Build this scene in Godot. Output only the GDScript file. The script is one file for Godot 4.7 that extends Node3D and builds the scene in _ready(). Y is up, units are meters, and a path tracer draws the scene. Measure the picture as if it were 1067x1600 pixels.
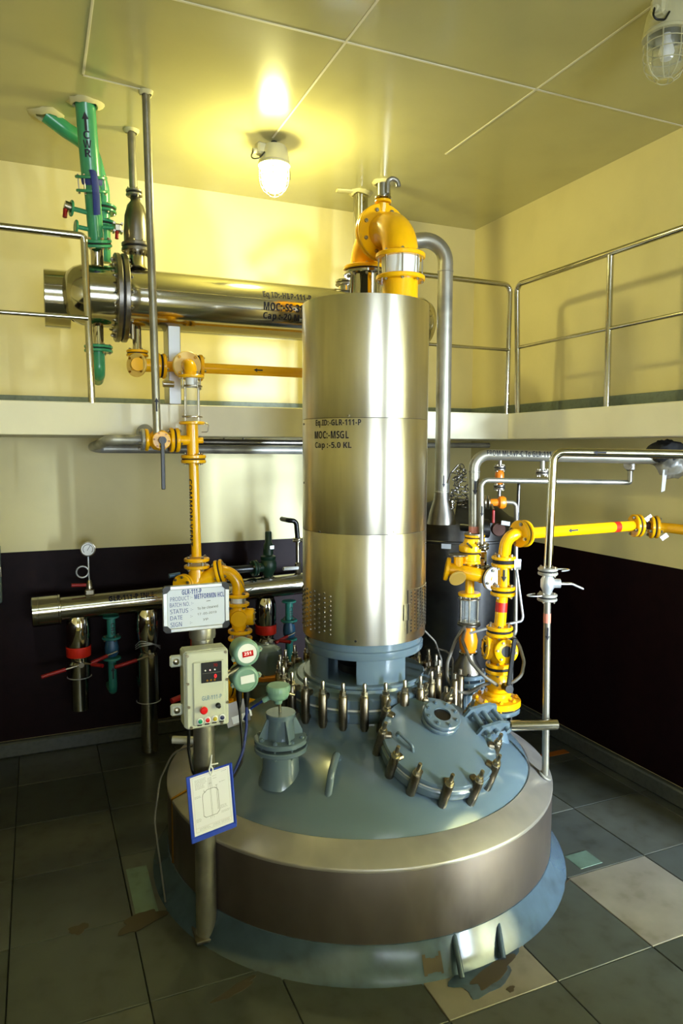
extends Node3D
# A glass-lined reactor in a plant room: metres, y up, the back wall faces +z and the right wall faces -x.

const GEAR := Vector3(1.466, 0, -3.179)      # the reactor's axis
const TOWER := Vector3(1.487, 0, -3.17)      # the drive guard's axis
var M := {}
var cur: Node3D
var org := {}
var meshes := {}
var rng := RandomNumberGenerator.new()


class Geo:
	var v := PackedVector3Array()
	var n := PackedVector3Array()
	var u := PackedVector2Array()

	func tri(a: Vector3, b: Vector3, c: Vector3, na: Vector3, nb: Vector3, nc: Vector3, ua := Vector2.ZERO, ub := Vector2.ZERO, uc := Vector2.ZERO) -> void:
		if (b - a).cross(c - a).dot(na + nb + nc) > 0.0:
			v.append_array([a, c, b]); n.append_array([na, nc, nb]); u.append_array([ua, uc, ub])
		else:
			v.append_array([a, b, c]); n.append_array([na, nb, nc]); u.append_array([ua, ub, uc])

	func flat(a: Vector3, b: Vector3, c: Vector3, d: Vector3, nn: Vector3) -> void:
		tri(a, b, c, nn, nn, nn, Vector2(0, 0), Vector2(1, 0), Vector2(1, 1))
		tri(a, c, d, nn, nn, nn, Vector2(0, 0), Vector2(1, 1), Vector2(0, 1))

	# a profile of (radius, height), bottom to top on the outside, turned about the frame's y axis
	func lathe(x: Transform3D, prof: Array, seg := 28, a0 := 0.0, a1 := TAU, facets := false) -> Geo:
		var m := prof.size()
		var sn: Array[Vector2] = []
		for i in m - 1:
			var d: Vector2 = prof[i + 1] - prof[i]
			sn.append(Vector2(d.y, -d.x).normalized())
		for i in m - 1:
			var p: Vector2 = prof[i]
			var q: Vector2 = prof[i + 1]
			var np := sn[i]
			var nq := sn[i]
			if i > 0 and sn[i - 1].dot(sn[i]) > 0.75:
				np = (sn[i - 1] + sn[i]).normalized()
			if i < m - 2 and sn[i + 1].dot(sn[i]) > 0.75:
				nq = (sn[i + 1] + sn[i]).normalized()
			for k in seg:
				var s := a0 + (a1 - a0) * k / seg
				var t := a0 + (a1 - a0) * (k + 1) / seg
				var cs := Vector2(sin(s), cos(s))
				var ct := Vector2(sin(t), cos(t))
				var ns := cs
				var nt := ct
				if facets:
					ns = Vector2(sin((s + t) / 2), cos((s + t) / 2)); nt = ns
				var b := x.basis
				var A := x * Vector3(p.x * cs.x, p.y, p.x * cs.y)
				var B := x * Vector3(p.x * ct.x, p.y, p.x * ct.y)
				var C := x * Vector3(q.x * ct.x, q.y, q.x * ct.y)
				var D := x * Vector3(q.x * cs.x, q.y, q.x * cs.y)
				var nA := b * Vector3(np.x * ns.x, np.y, np.x * ns.y)
				var nB := b * Vector3(np.x * nt.x, np.y, np.x * nt.y)
				var nC := b * Vector3(nq.x * nt.x, nq.y, nq.x * nt.y)
				var nD := b * Vector3(nq.x * ns.x, nq.y, nq.x * ns.y)
				var us := float(k) / seg
				var ut := float(k + 1) / seg
				if p.x > 1e-6:
					tri(A, B, C, nA, nB, nC, Vector2(us, p.y), Vector2(ut, p.y), Vector2(ut, q.y))
				if q.x > 1e-6:
					tri(A, C, D, nA, nC, nD, Vector2(us, p.y), Vector2(ut, q.y), Vector2(us, q.y))
		return self

	func rod(a: Vector3, b: Vector3, r: float, seg := 14, r2 := -1.0) -> Geo:
		var h := a.distance_to(b)
		return lathe(Geo.frame(a, b - a), [Vector2(0, 0), Vector2(r, 0), Vector2(r if r2 < 0 else r2, h), Vector2(0, h)], seg)

	func sweep(pts: PackedVector3Array, r: float, seg := 14, caps := true, squash := 1.0) -> Geo:
		var t0 := (pts[1] - pts[0]).normalized()
		var side := t0.cross(Vector3.UP if absf(t0.y) < 0.9 else Vector3.RIGHT).normalized()
		var rings: Array = []
		var norms: Array = []
		var long := 0.0
		var at: Array[float] = []
		for i in pts.size():
			var t := (pts[mini(i + 1, pts.size() - 1)] - pts[maxi(i - 1, 0)]).normalized()
			side = (side - t * side.dot(t)).normalized()
			var up := t.cross(side)
			var ring := PackedVector3Array()
			var nn := PackedVector3Array()
			for k in seg + 1:
				var a := TAU * k / seg
				var d := side * cos(a) + up * sin(a) * squash
				ring.append(pts[i] + d * r); nn.append((side * cos(a) * squash + up * sin(a)).normalized())
			if i > 0:
				long += pts[i].distance_to(pts[i - 1])
			at.append(long); rings.append(ring); norms.append(nn)
		for i in pts.size() - 1:
			for k in seg:
				var ua := Vector2(float(k) / seg, at[i]); var ub := Vector2(float(k + 1) / seg, at[i])
				var uc := Vector2(float(k + 1) / seg, at[i + 1]); var ud := Vector2(float(k) / seg, at[i + 1])
				tri(rings[i][k], rings[i][k + 1], rings[i + 1][k + 1], norms[i][k], norms[i][k + 1], norms[i + 1][k + 1], ua, ub, uc)
				tri(rings[i][k], rings[i + 1][k + 1], rings[i + 1][k], norms[i][k], norms[i + 1][k + 1], norms[i + 1][k], ua, uc, ud)
		if caps:
			for e in [0, pts.size() - 1]:
				var nn := (pts[0] - pts[1]).normalized() if e == 0 else (pts[e] - pts[e - 1]).normalized()
				for k in seg:
					tri(pts[e], rings[e][k], rings[e][k + 1], nn, nn, nn)
		return self

	func pipe(pts: Array, r: float, bend := 0.0, seg := 18) -> Geo:
		return sweep(Geo.path(pts, bend), r, seg)

	func box(x: Transform3D, s: Vector3, c := 0.0) -> Geo:
		var h := s / 2
		c = minf(c, minf(h.x, minf(h.y, h.z)) * 0.9)
		for ax in 3:
			var b := (ax + 1) % 3
			var d := (ax + 2) % 3
			for sg in [-1.0, 1.0]:
				var nn := Vector3.ZERO; nn[ax] = sg
				var q: Array[Vector3] = []
				for k in [[-1, -1], [1, -1], [1, 1], [-1, 1]]:
					var p := Vector3.ZERO
					p[ax] = sg * h[ax]; p[b] = k[0] * (h[b] - c); p[d] = k[1] * (h[d] - c)
					q.append(x * p)
				flat(q[0], q[1], q[2], q[3], (x.basis * nn).normalized())
			if c > 0.0:
				for s1 in [-1.0, 1.0]:
					for s2 in [-1.0, 1.0]:
						var q: Array[Vector3] = []
						for k in [[-1, 0], [1, 0], [1, 1], [-1, 1]]:
							var p := Vector3.ZERO
							p[ax] = k[0] * (h[ax] - c)
							p[b] = s1 * (h[b] - (c if k[1] == 0 else 0.0)); p[d] = s2 * (h[d] - (0.0 if k[1] == 0 else c))
							q.append(x * p)
						var nn := Vector3.ZERO; nn[b] = s1; nn[d] = s2
						flat(q[0], q[1], q[2], q[3], (x.basis * nn).normalized())
		if c > 0.0:
			for s1 in [-1.0, 1.0]:
				for s2 in [-1.0, 1.0]:
					for s3 in [-1.0, 1.0]:
						var k := Vector3(s1, s2, s3)
						var nn := (x.basis * k).normalized()
						tri(x * (k * (h - Vector3(0, c, c))), x * (k * (h - Vector3(c, 0, c))), x * (k * (h - Vector3(c, c, 0))), nn, nn, nn)
		return self

	# a polygon in the frame's xy plane, thick along z, centred on it
	func prism(x: Transform3D, poly: PackedVector2Array, thick: float) -> Geo:
		var idx := Geometry2D.triangulate_polygon(poly)
		for sg in [-1.0, 1.0]:
			var nn := x.basis * Vector3(0, 0, sg)
			for i in idx.size() / 3:
				var q: Array[Vector3] = []
				for k in 3:
					var p := poly[idx[i * 3 + k]]
					q.append(x * Vector3(p.x, p.y, sg * thick / 2))
				tri(q[0], q[1], q[2], nn, nn, nn)
		var turn := 1.0 if Geometry2D.is_polygon_clockwise(poly) else -1.0
		for i in poly.size():
			var p := poly[i]
			var q := poly[(i + 1) % poly.size()]
			var e := (q - p).normalized()
			var nn := x.basis * Vector3(-e.y * turn, e.x * turn, 0)
			flat(x * Vector3(p.x, p.y, -thick / 2), x * Vector3(q.x, q.y, -thick / 2), x * Vector3(q.x, q.y, thick / 2), x * Vector3(p.x, p.y, thick / 2), nn)
		return self

	# puts flat triangles (x, y, z) onto a frame: plain, or bent round its y axis ("round") or its x axis ("along") at the radius R
	func laid(x: Transform3D, tris: PackedVector3Array, R := 0.0, how := "") -> Geo:
		if how:   # cut small enough to follow the curve
			var most := R * 0.35
			var todo := tris.duplicate()
			tris = PackedVector3Array()
			while todo.size():
				var n := todo.size()
				var t := [todo[n - 3], todo[n - 2], todo[n - 1]]
				todo.resize(n - 3)
				var worst := 0
				var size := 0.0
				for k in 3:
					var d: Vector3 = (t[k] - t[(k + 1) % 3]).abs()
					var e := d.x if how == "round" else d.y
					if e > size:
						size = e; worst = k
				if size <= most:
					tris.append_array(PackedVector3Array(t))
				else:
					var a: Vector3 = t[worst]
					var b: Vector3 = t[(worst + 1) % 3]
					var c: Vector3 = t[(worst + 2) % 3]
					todo.append_array(PackedVector3Array([a, (a + b) / 2, c, (a + b) / 2, b, c]))
		for i in tris.size() / 3:
			var q: Array[Vector3] = []
			var m: Array[Vector3] = []
			for k in 3:
				var p := tris[i * 3 + k]
				if how == "round":
					var a := p.x / R
					q.append(x * Vector3((R + p.z) * sin(a), p.y, (R + p.z) * cos(a))); m.append(x.basis * Vector3(sin(a), 0, cos(a)))
				elif how == "along":
					var a := p.y / R
					q.append(x * Vector3(p.x, (R + p.z) * sin(a), (R + p.z) * cos(a))); m.append(x.basis * Vector3(0, sin(a), cos(a)))
				else:
					q.append(x * p); m.append(x.basis.z)
			tri(q[0], q[1], q[2], m[0], m[1], m[2])
		return self

	static func frame(at: Vector3, dir: Vector3) -> Transform3D:
		var y := dir.normalized()
		var x := y.cross(Vector3(0, 0, 1) if absf(y.z) < 0.9 else Vector3(0, 1, 0)).normalized()
		return Transform3D(Basis(x, y, x.cross(y)), at)

	# a line through the points with its corners rounded to the given radius
	static func path(pts: Array, bend: float) -> PackedVector3Array:
		var out := PackedVector3Array([pts[0]])
		for i in range(1, pts.size() - 1):
			var p: Vector3 = pts[i]
			var a: Vector3 = (p - pts[i - 1]).normalized()
			var b: Vector3 = (pts[i + 1] - p).normalized()
			var ang := a.angle_to(b)
			if ang < 0.02 or bend <= 0.0:
				out.append(p)
				continue
			var t: float = minf(bend * tan(ang / 2), minf(p.distance_to(pts[i - 1]) * (0.97 if i == 1 else 0.49), p.distance_to(pts[i + 1]) * (0.97 if i == pts.size() - 2 else 0.49)))
			var R := t / tan(ang / 2)
			var nn := (b - a * a.dot(b)).normalized()
			var steps := maxi(3, int(ang / 0.16))
			for k in steps + 1:
				var f := ang * k / steps
				out.append(p - a * t + nn * R * (1 - cos(f)) + a * R * sin(f))
		out.append(pts[-1])
		return out


func V(x: float, y: float, z: float) -> Vector3:
	return Vector3(x, y, z)


# ---------- objects ----------
func thing(called: String, label: String, category: String, at := Vector3.ZERO, group := "") -> Node3D:
	var o := Node3D.new()
	o.name = called
	add_child(o, true)
	o.position = at
	org[o] = at
	o.set_meta("label", label); o.set_meta("category", category)
	if group:
		o.set_meta("group", group)
	cur = o
	return o


func part(called: String, g: Geo, m: Material, parent: Node3D = null, kind := "") -> MeshInstance3D:
	var o := MeshInstance3D.new()
	var lo := g.v[0]
	var hi := g.v[0]
	for p in g.v:
		lo = lo.min(p); hi = hi.max(p)
	var c := (lo + hi) / 2
	var vv := g.v.duplicate()
	for i in vv.size():
		vv[i] -= c
	var a := []
	a.resize(Mesh.ARRAY_MAX)
	a[Mesh.ARRAY_VERTEX] = vv; a[Mesh.ARRAY_NORMAL] = g.n; a[Mesh.ARRAY_TEX_UV] = g.u
	var am := ArrayMesh.new()
	am.add_surface_from_arrays(Mesh.PRIMITIVE_TRIANGLES, a)
	am.surface_set_material(0, m)
	o.mesh = am
	o.name = called
	var p: Node3D = parent if parent else cur
	p.add_child(o, true)
	o.position = c - org.get(p, Vector3.ZERO)
	org[o] = c
	if kind:
		o.set_meta("kind", kind)
	return o


func alone(called: String, g: Geo, m: Material, label: String, category: String, group := "") -> MeshInstance3D:
	var o := part(called, g, m, self)
	o.set_meta("label", label); o.set_meta("category", category)
	if group:
		o.set_meta("group", group)
	return o


func struct(called: String, g: Geo, m: Material, parent: Node3D = null) -> MeshInstance3D:
	var o := part(called, g, m, parent if parent else self)
	if parent == null:
		o.set_meta("kind", "structure")
	return o


# one shared mesh, placed again and again as a part
func again(called: String, key: String, m: Material, x: Transform3D, parent: Node3D, make: Callable) -> MeshInstance3D:
	if not meshes.has(key):
		var g: Geo = make.call()
		var a := []
		a.resize(Mesh.ARRAY_MAX)
		a[Mesh.ARRAY_VERTEX] = g.v; a[Mesh.ARRAY_NORMAL] = g.n; a[Mesh.ARRAY_TEX_UV] = g.u
		var am := ArrayMesh.new()
		am.add_surface_from_arrays(Mesh.PRIMITIVE_TRIANGLES, a)
		meshes[key] = am
	var o := MeshInstance3D.new()
	o.mesh = meshes[key]
	o.material_override = m
	o.name = called
	parent.add_child(o, true)
	o.transform = Transform3D(x.basis, x.origin - org.get(parent, Vector3.ZERO))
	org[o] = x.origin
	return o


# ---------- pieces that come again ----------
func disc(at: Vector3, dir: Vector3, R: float, t: float, hole := 0.0, seg := 32) -> Geo:
	var c := minf(t * 0.25, 0.004)
	var p := [Vector2(hole, -t / 2), Vector2(R - c, -t / 2), Vector2(R, -t / 2 + c), Vector2(R, t / 2 - c), Vector2(R - c, t / 2), Vector2(hole, t / 2)]
	if hole > 0.0:
		p.append(Vector2(hole, -t / 2))
	return Geo.new().lathe(Geo.frame(at, dir), p, seg)


func bolt_geo(g: Geo, x: Transform3D, size: float, reach: float) -> Geo:
	var h := reach / 2
	g.lathe(x, [Vector2(0, -h - size * 1.3), Vector2(size * 0.5, -h - size * 1.3), Vector2(size * 0.5, h + size * 1.3), Vector2(0, h + size * 1.3)], 8)
	for s in [-1.0, 1.0]:
		var a: float = s * h
		var b: float = s * (h + size * 0.85)
		g.lathe(x, [Vector2(0, minf(a, b)), Vector2(size, minf(a, b)), Vector2(size, maxf(a, b)), Vector2(0, maxf(a, b))], 6, 0, TAU, true)
	return g


# bolts through a flange: each one a part where they are big enough to pick apart, otherwise joined
func bolts(at: Vector3, dir: Vector3, Rb: float, count: int, size: float, reach: float, parent: Node3D = null, single := false, m: Material = null, turn := 0.39) -> void:
	var f := Geo.frame(at, dir)
	var g := Geo.new()
	var mm: Material = m if m else M.bolt
	var par: Node3D = parent if parent else cur
	for k in count:
		var a := TAU * k / count + turn
		var x := Transform3D(f.basis, f * Vector3(Rb * sin(a), 0, Rb * cos(a)))
		if single:
			again("bolt", "bolt_%s_%s" % [size, reach], mm, x, par, func(): return bolt_geo(Geo.new(), Transform3D.IDENTITY, size, reach))
		else:
			bolt_geo(g, x, size, reach)
	if not single:
		part("bolts", g, mm, par, "stuff")


# two flanges face to face with a dark gasket between them
func joint(at: Vector3, dir: Vector3, R: float, t: float, m: Material, count := 4, size := 0.008, gap := 0.008, single := false, m2: Material = null, hole := 0.0) -> void:
	var d := dir.normalized()
	part("flange", disc(at + d * (gap + t) / 2, d, R, t, hole), m)
	part("flange", disc(at - d * (gap + t) / 2, d, R, t, hole), m2 if m2 else m)
	if gap < 0.02:
		part("gasket", disc(at, d, R * 0.93, gap * 0.98, hole), M.gasket)
	bolts(at, d, R * 0.78, count, size, 2 * t + gap, null, single)


func hand_lever(called: String, a: Vector3, b: Vector3, grip: Material, parent: Node3D = null) -> void:
	var k := part(called, Geo.new().rod(a, a.lerp(b, 0.5), 0.006, 8), M.bolt, parent)
	part("grip", Geo.new().pipe([a.lerp(b, 0.4), a.lerp(b, 0.7), b], 0.012, 0, 10), grip, k)


func arrow(at: Vector3, text_dir: Vector3, out: Vector3, R: float, long: float, wide: float, how := "along") -> Geo:
	var tx := text_dir.normalized()
	var tz := (out - tx * out.dot(tx)).normalized()
	var x := Transform3D(Basis(tx, tz.cross(tx), tz), at)
	var t := PackedVector3Array()
	var h := long / 2
	var w := wide / 2
	t.append_array([V(h, 0, 0), V(h - wide, w, 0), V(h - wide, -w, 0)])
	t.append_array([V(h - wide, w * .35, 0), V(-h, w * .35, 0), V(-h, -w * .35, 0), V(h - wide, w * .35, 0), V(-h, -w * .35, 0), V(h - wide, -w * .35, 0)])
	if R <= 0.0:
		return Geo.new().laid(x, t)
	for i in t.size():
		t[i].z = 0.002
	return Geo.new().laid(x, t, R, how)


# lettering, w by h metres, its middle at the frame's origin (or at the radius R from it)
func write(g: Geo, text: String, x: Transform3D, w: float, h: float, R := 0.0, how := "", lift := 0.0015, bold := true) -> Geo:
	var key := "text_" + text + str(bold)
	if not meshes.has(key):
		var tm := TextMesh.new()
		var f := SystemFont.new()
		f.font_names = PackedStringArray(["Droid Sans"])
		f.font_weight = 700 if bold else 400
		tm.font = f
		tm.font_size = 24
		tm.pixel_size = 0.01
		tm.curve_step = 2.0
		tm.depth = 0.004
		tm.text = text
		meshes[key] = tm.get_mesh_arrays()
	var a: Array = meshes[key]
	var pv: PackedVector3Array = a[Mesh.ARRAY_VERTEX]
	var pn: PackedVector3Array = a[Mesh.ARRAY_NORMAL]
	var ix: PackedInt32Array = a[Mesh.ARRAY_INDEX] if a[Mesh.ARRAY_INDEX] != null else PackedInt32Array(range(pv.size()))
	var lo := Vector3.INF
	var hi := -Vector3.INF
	for p in pv:
		lo = lo.min(p); hi = hi.max(p)
	var t := PackedVector3Array()
	for i in ix.size() / 3:
		if pn[ix[i * 3]].z < 0.5:
			continue
		for k in 3:
			var p := pv[ix[i * 3 + k]]
			t.append(V(((p.x - lo.x) / (hi.x - lo.x) - 0.5) * w, ((p.y - lo.y) / (hi.y - lo.y) - 0.5) * h, lift))
	return g.laid(x, t, R, how)


func on(at: Vector3, along: Vector3, out: Vector3) -> Transform3D:
	var z := out.normalized()
	var x := (along - z * along.dot(z)).normalized()
	return Transform3D(Basis(x, z.cross(x), z), at)


# ---------- materials ----------
func mat(key: String, c: Color, rough: float, metal := 0.0, spec := 0.5) -> StandardMaterial3D:
	var m := StandardMaterial3D.new()
	m.resource_name = key
	m.albedo_color = c
	m.roughness = rough
	m.metallic = metal
	m.metallic_specular = spec
	M[key] = m
	return m


func noise(freq: float, stops: Array, seed_: int, octaves := 4, w := 512) -> NoiseTexture2D:
	var f := FastNoiseLite.new()
	f.seed = seed_
	f.frequency = freq
	f.fractal_octaves = octaves
	f.noise_type = FastNoiseLite.TYPE_SIMPLEX_SMOOTH
	var t := NoiseTexture2D.new()
	t.width = w; t.height = w
	t.seamless = true
	t.noise = f
	var g := Gradient.new()
	var off := PackedFloat32Array()
	var col := PackedColorArray()
	for s in stops:
		off.append(s[0]); col.append(s[1])
	g.offsets = off; g.colors = col
	t.color_ramp = g
	return t


func grain(m: StandardMaterial3D, t: Texture2D, scale: Vector3, world := true) -> StandardMaterial3D:
	m.albedo_texture = t
	m.uv1_triplanar = true
	m.uv1_world_triplanar = world
	m.uv1_scale = scale
	return m


func grey(a: float) -> Color:
	return Color(a, a, a)


func make_materials() -> void:
	var blotch := noise(0.006, [[0.0, grey(0.95)], [0.5, grey(0.985)], [1.0, grey(1.0)]], 3)
	var fine := noise(0.03, [[0.0, grey(0.80)], [0.5, grey(0.95)], [1.0, grey(1.0)]], 5)
	var stone := noise(0.012, [[0.0, Color(0.78, 0.77, 0.72)], [0.35, grey(0.92)], [0.7, Color(0.96, 0.97, 0.97)], [1.0, grey(1.0)]], 9, 5)
	var worn := noise(0.006, [[0.0, grey(0.55)], [0.3, grey(0.85)], [0.6, grey(1.0)], [1.0, grey(0.9)]], 12, 5)
	var streak := noise(0.02, [[0.0, grey(0.88)], [0.6, grey(0.97)], [1.0, grey(1.0)]], 31, 4)
	var smear := noise(0.01, [[0.0, grey(0.75)], [1.0, grey(1.0)]], 21, 4)
	grain(mat("wall", Color(0.85, 0.80, 0.575), 0.5), blotch, Vector3.ONE * 0.5)
	grain(mat("ceiling", Color(0.745, 0.725, 0.52), 0.17, 0.0, 0.6), blotch, Vector3.ONE * 0.4)
	grain(mat("dado", Color(0.095, 0.03, 0.036), 0.5, 0.0, 0.22), fine, Vector3.ONE * 0.7)
	grain(mat("slab", Color(0.92, 0.89, 0.77), 0.5), blotch, Vector3.ONE * 0.5)
	grain(mat("skirting", Color(0.42, 0.47, 0.43), 0.5), fine, Vector3.ONE * 1.5)
	grain(mat("skirt_dark", Color(0.30, 0.31, 0.28), 0.35), fine, Vector3.ONE * 1.5)
	mat("grout", Color(0.12, 0.115, 0.10), 0.9)
	for i in 4:
		grain(mat("tile_%d" % i, [Color(0.265, 0.275, 0.25), Color(0.285, 0.295, 0.275), Color(0.25, 0.26, 0.235), Color(0.30, 0.305, 0.275)][i], 0.38), stone, Vector3.ONE * (0.9 + 0.2 * i))
	grain(mat("tile_cream", Color(0.50, 0.47, 0.42), 0.38), stone, Vector3.ONE * 0.8)
	grain(mat("tile_green", Color(0.38, 0.46, 0.41), 0.38), stone, Vector3.ONE * 1.4)
	mat("line_paint", Color(0.62, 0.34, 0.02), 0.6)
	mat("joint_white", Color(0.86, 0.84, 0.74), 0.6)
	mat("plaster", Color(0.80, 0.77, 0.58), 0.9)
	grain(mat("blue", Color(0.36, 0.43, 0.475), 0.16, 0.0, 0.6), blotch, Vector3.ONE * 1.2)
	grain(mat("blue_rough", Color(0.27, 0.335, 0.395), 0.16), worn, Vector3.ONE * 1.6)
	grain(mat("yellow", Color(0.94, 0.69, 0.03), 0.22), blotch, Vector3.ONE * 1.5)
	mat("yellow_pale", Color(0.86, 0.72, 0.36), 0.35)
	mat("yellow_old", Color(0.72, 0.44, 0.03), 0.4)
	grain(mat("green", Color(0.24, 0.58, 0.40), 0.25), blotch, Vector3.ONE * 2.0)
	mat("green_dark", Color(0.07, 0.20, 0.13), 0.4)
	mat("teal", Color(0.14, 0.42, 0.37), 0.4)
	mat("valve_blue", Color(0.10, 0.26, 0.36), 0.45)
	mat("tie_blue", Color(0.16, 0.22, 0.50), 0.7)
	mat("red_grip", Color(0.55, 0.05, 0.05), 0.4)
	mat("red_band", Color(0.72, 0.13, 0.05), 0.4)
	mat("pink_band", Color(0.78, 0.48, 0.40), 0.5)
	var b := grain(mat("brushed", Color(0.90, 0.875, 0.81), 0.36, 1.0), streak, Vector3(1.6, 0.12, 1.6))
	b.anisotropy_enabled = true; b.anisotropy = -0.85
	grain(mat("jacket", Color(0.48, 0.445, 0.435), 0.45, 0.9), worn, Vector3(0.6, 0.3, 0.6))
	grain(mat("collar", Color(0.72, 0.70, 0.68), 0.42, 0.75), worn, Vector3(0.6, 0.3, 0.6))
	mat("polished", Color(0.73, 0.715, 0.665), 0.13, 1.0)
	mat("mirror", Color(0.80, 0.78, 0.74), 0.06, 1.0)
	grain(mat("dull_steel", Color(0.55, 0.53, 0.50), 0.34, 1.0), worn, Vector3.ONE * 1.0)
	grain(mat("galv", Color(0.68, 0.67, 0.63), 0.45, 0.5), worn, Vector3.ONE * 1.4)
	grain(mat("pipe_grey", Color(0.60, 0.585, 0.53), 0.36, 0.75), worn, Vector3.ONE * 0.9)
	mat("bolt", Color(0.66, 0.63, 0.56), 0.28, 1.0)
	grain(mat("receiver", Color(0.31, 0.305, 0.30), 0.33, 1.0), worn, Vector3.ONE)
	grain(mat("clamp", Color(0.50, 0.46, 0.39), 0.33, 1.0), fine, Vector3.ONE * 5.0)
	mat("brass", Color(0.62, 0.45, 0.16), 0.35, 1.0)
	mat("gasket", Color(0.05, 0.045, 0.04), 0.8)
	mat("black", Color(0.03, 0.03, 0.032), 0.35)
	mat("dark", Color(0.04, 0.04, 0.04), 0.8)
	mat("rust", Color(0.24, 0.12, 0.06), 0.8)
	mat("ptfe", Color(0.86, 0.86, 0.82), 0.4)
	mat("paint_black", Color(0.07, 0.065, 0.09), 0.6)
	mat("paint_navy", Color(0.06, 0.06, 0.16), 0.6)
	mat("box_cream", Color(0.74, 0.75, 0.68), 0.38)
	mat("cream_lamp", Color(0.74, 0.72, 0.58), 0.45)
	mat("housing", Color(0.46, 0.60, 0.53), 0.35)
	mat("white", Color(0.90, 0.90, 0.90), 0.5)
	mat("board_white", Color(0.78, 0.81, 0.88), 0.25)
	mat("alu", Color(0.78, 0.79, 0.80), 0.35, 0.7)
	mat("marker_blue", Color(0.10, 0.20, 0.52), 0.6)
	mat("marker_black", Color(0.05, 0.05, 0.07), 0.6)
	mat("clip_blue", Color(0.08, 0.22, 0.66), 0.35)
	mat("cable_blue", Color(0.04, 0.14, 0.42), 0.4)
	mat("hose", Color(0.38, 0.36, 0.32), 0.5)
	mat("btn_red", Color(0.85, 0.04, 0.06), 0.3)
	mat("btn_green", Color(0.05, 0.55, 0.38), 0.3)
	mat("btn_yellow", Color(0.75, 0.66, 0.10), 0.3)
	mat("btn_blue", Color(0.10, 0.10, 0.28), 0.3)
	mat("display_red", Color(0.72, 0.02, 0.04), 0.2)
	mat("stain", Color(0.24, 0.20, 0.14), 0.8)
	var bag := mat("bag", Color(0.55, 0.54, 0.50, 0.55), 0.3)
	bag.transparency = BaseMaterial3D.TRANSPARENCY_ALPHA
	var gl := mat("glass", Color(0.9, 0.95, 0.95, 0.10), 0.03)
	gl.transparency = BaseMaterial3D.TRANSPARENCY_ALPHA
	var seg := mat("digits", Color(0.9, 0.1, 0.1), 0.4)
	seg.emission_enabled = true; seg.emission = Color(1, 0.12, 0.14); seg.emission_energy_multiplier = 1.2
	var segw := mat("digits_white", Color(0.9, 0.7, 0.7), 0.4)
	segw.emission_enabled = true; segw.emission = Color(1, 0.75, 0.75); segw.emission_energy_multiplier = 0.8
	var lit := mat("lamp_glow", Color(1, 1, 0.95), 0.4)
	lit.emission_enabled = true; lit.emission = Color(1.0, 0.97, 0.80); lit.emission_energy_multiplier = 9.0
	var day := mat("window_glow", Color(1, 1, 1), 0.4)
	day.emission_enabled = true; day.emission = Color(0.86, 0.93, 1.0); day.emission_energy_multiplier = 2.0


# ---------- the room ----------
const XR := 3.298
const ZB := -4.968
const HC := 3.756


func block(lo: Vector3, hi: Vector3, c := 0.0) -> Geo:
	return Geo.new().box(Transform3D(Basis.IDENTITY, (lo + hi) / 2), hi - lo, c)


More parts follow.
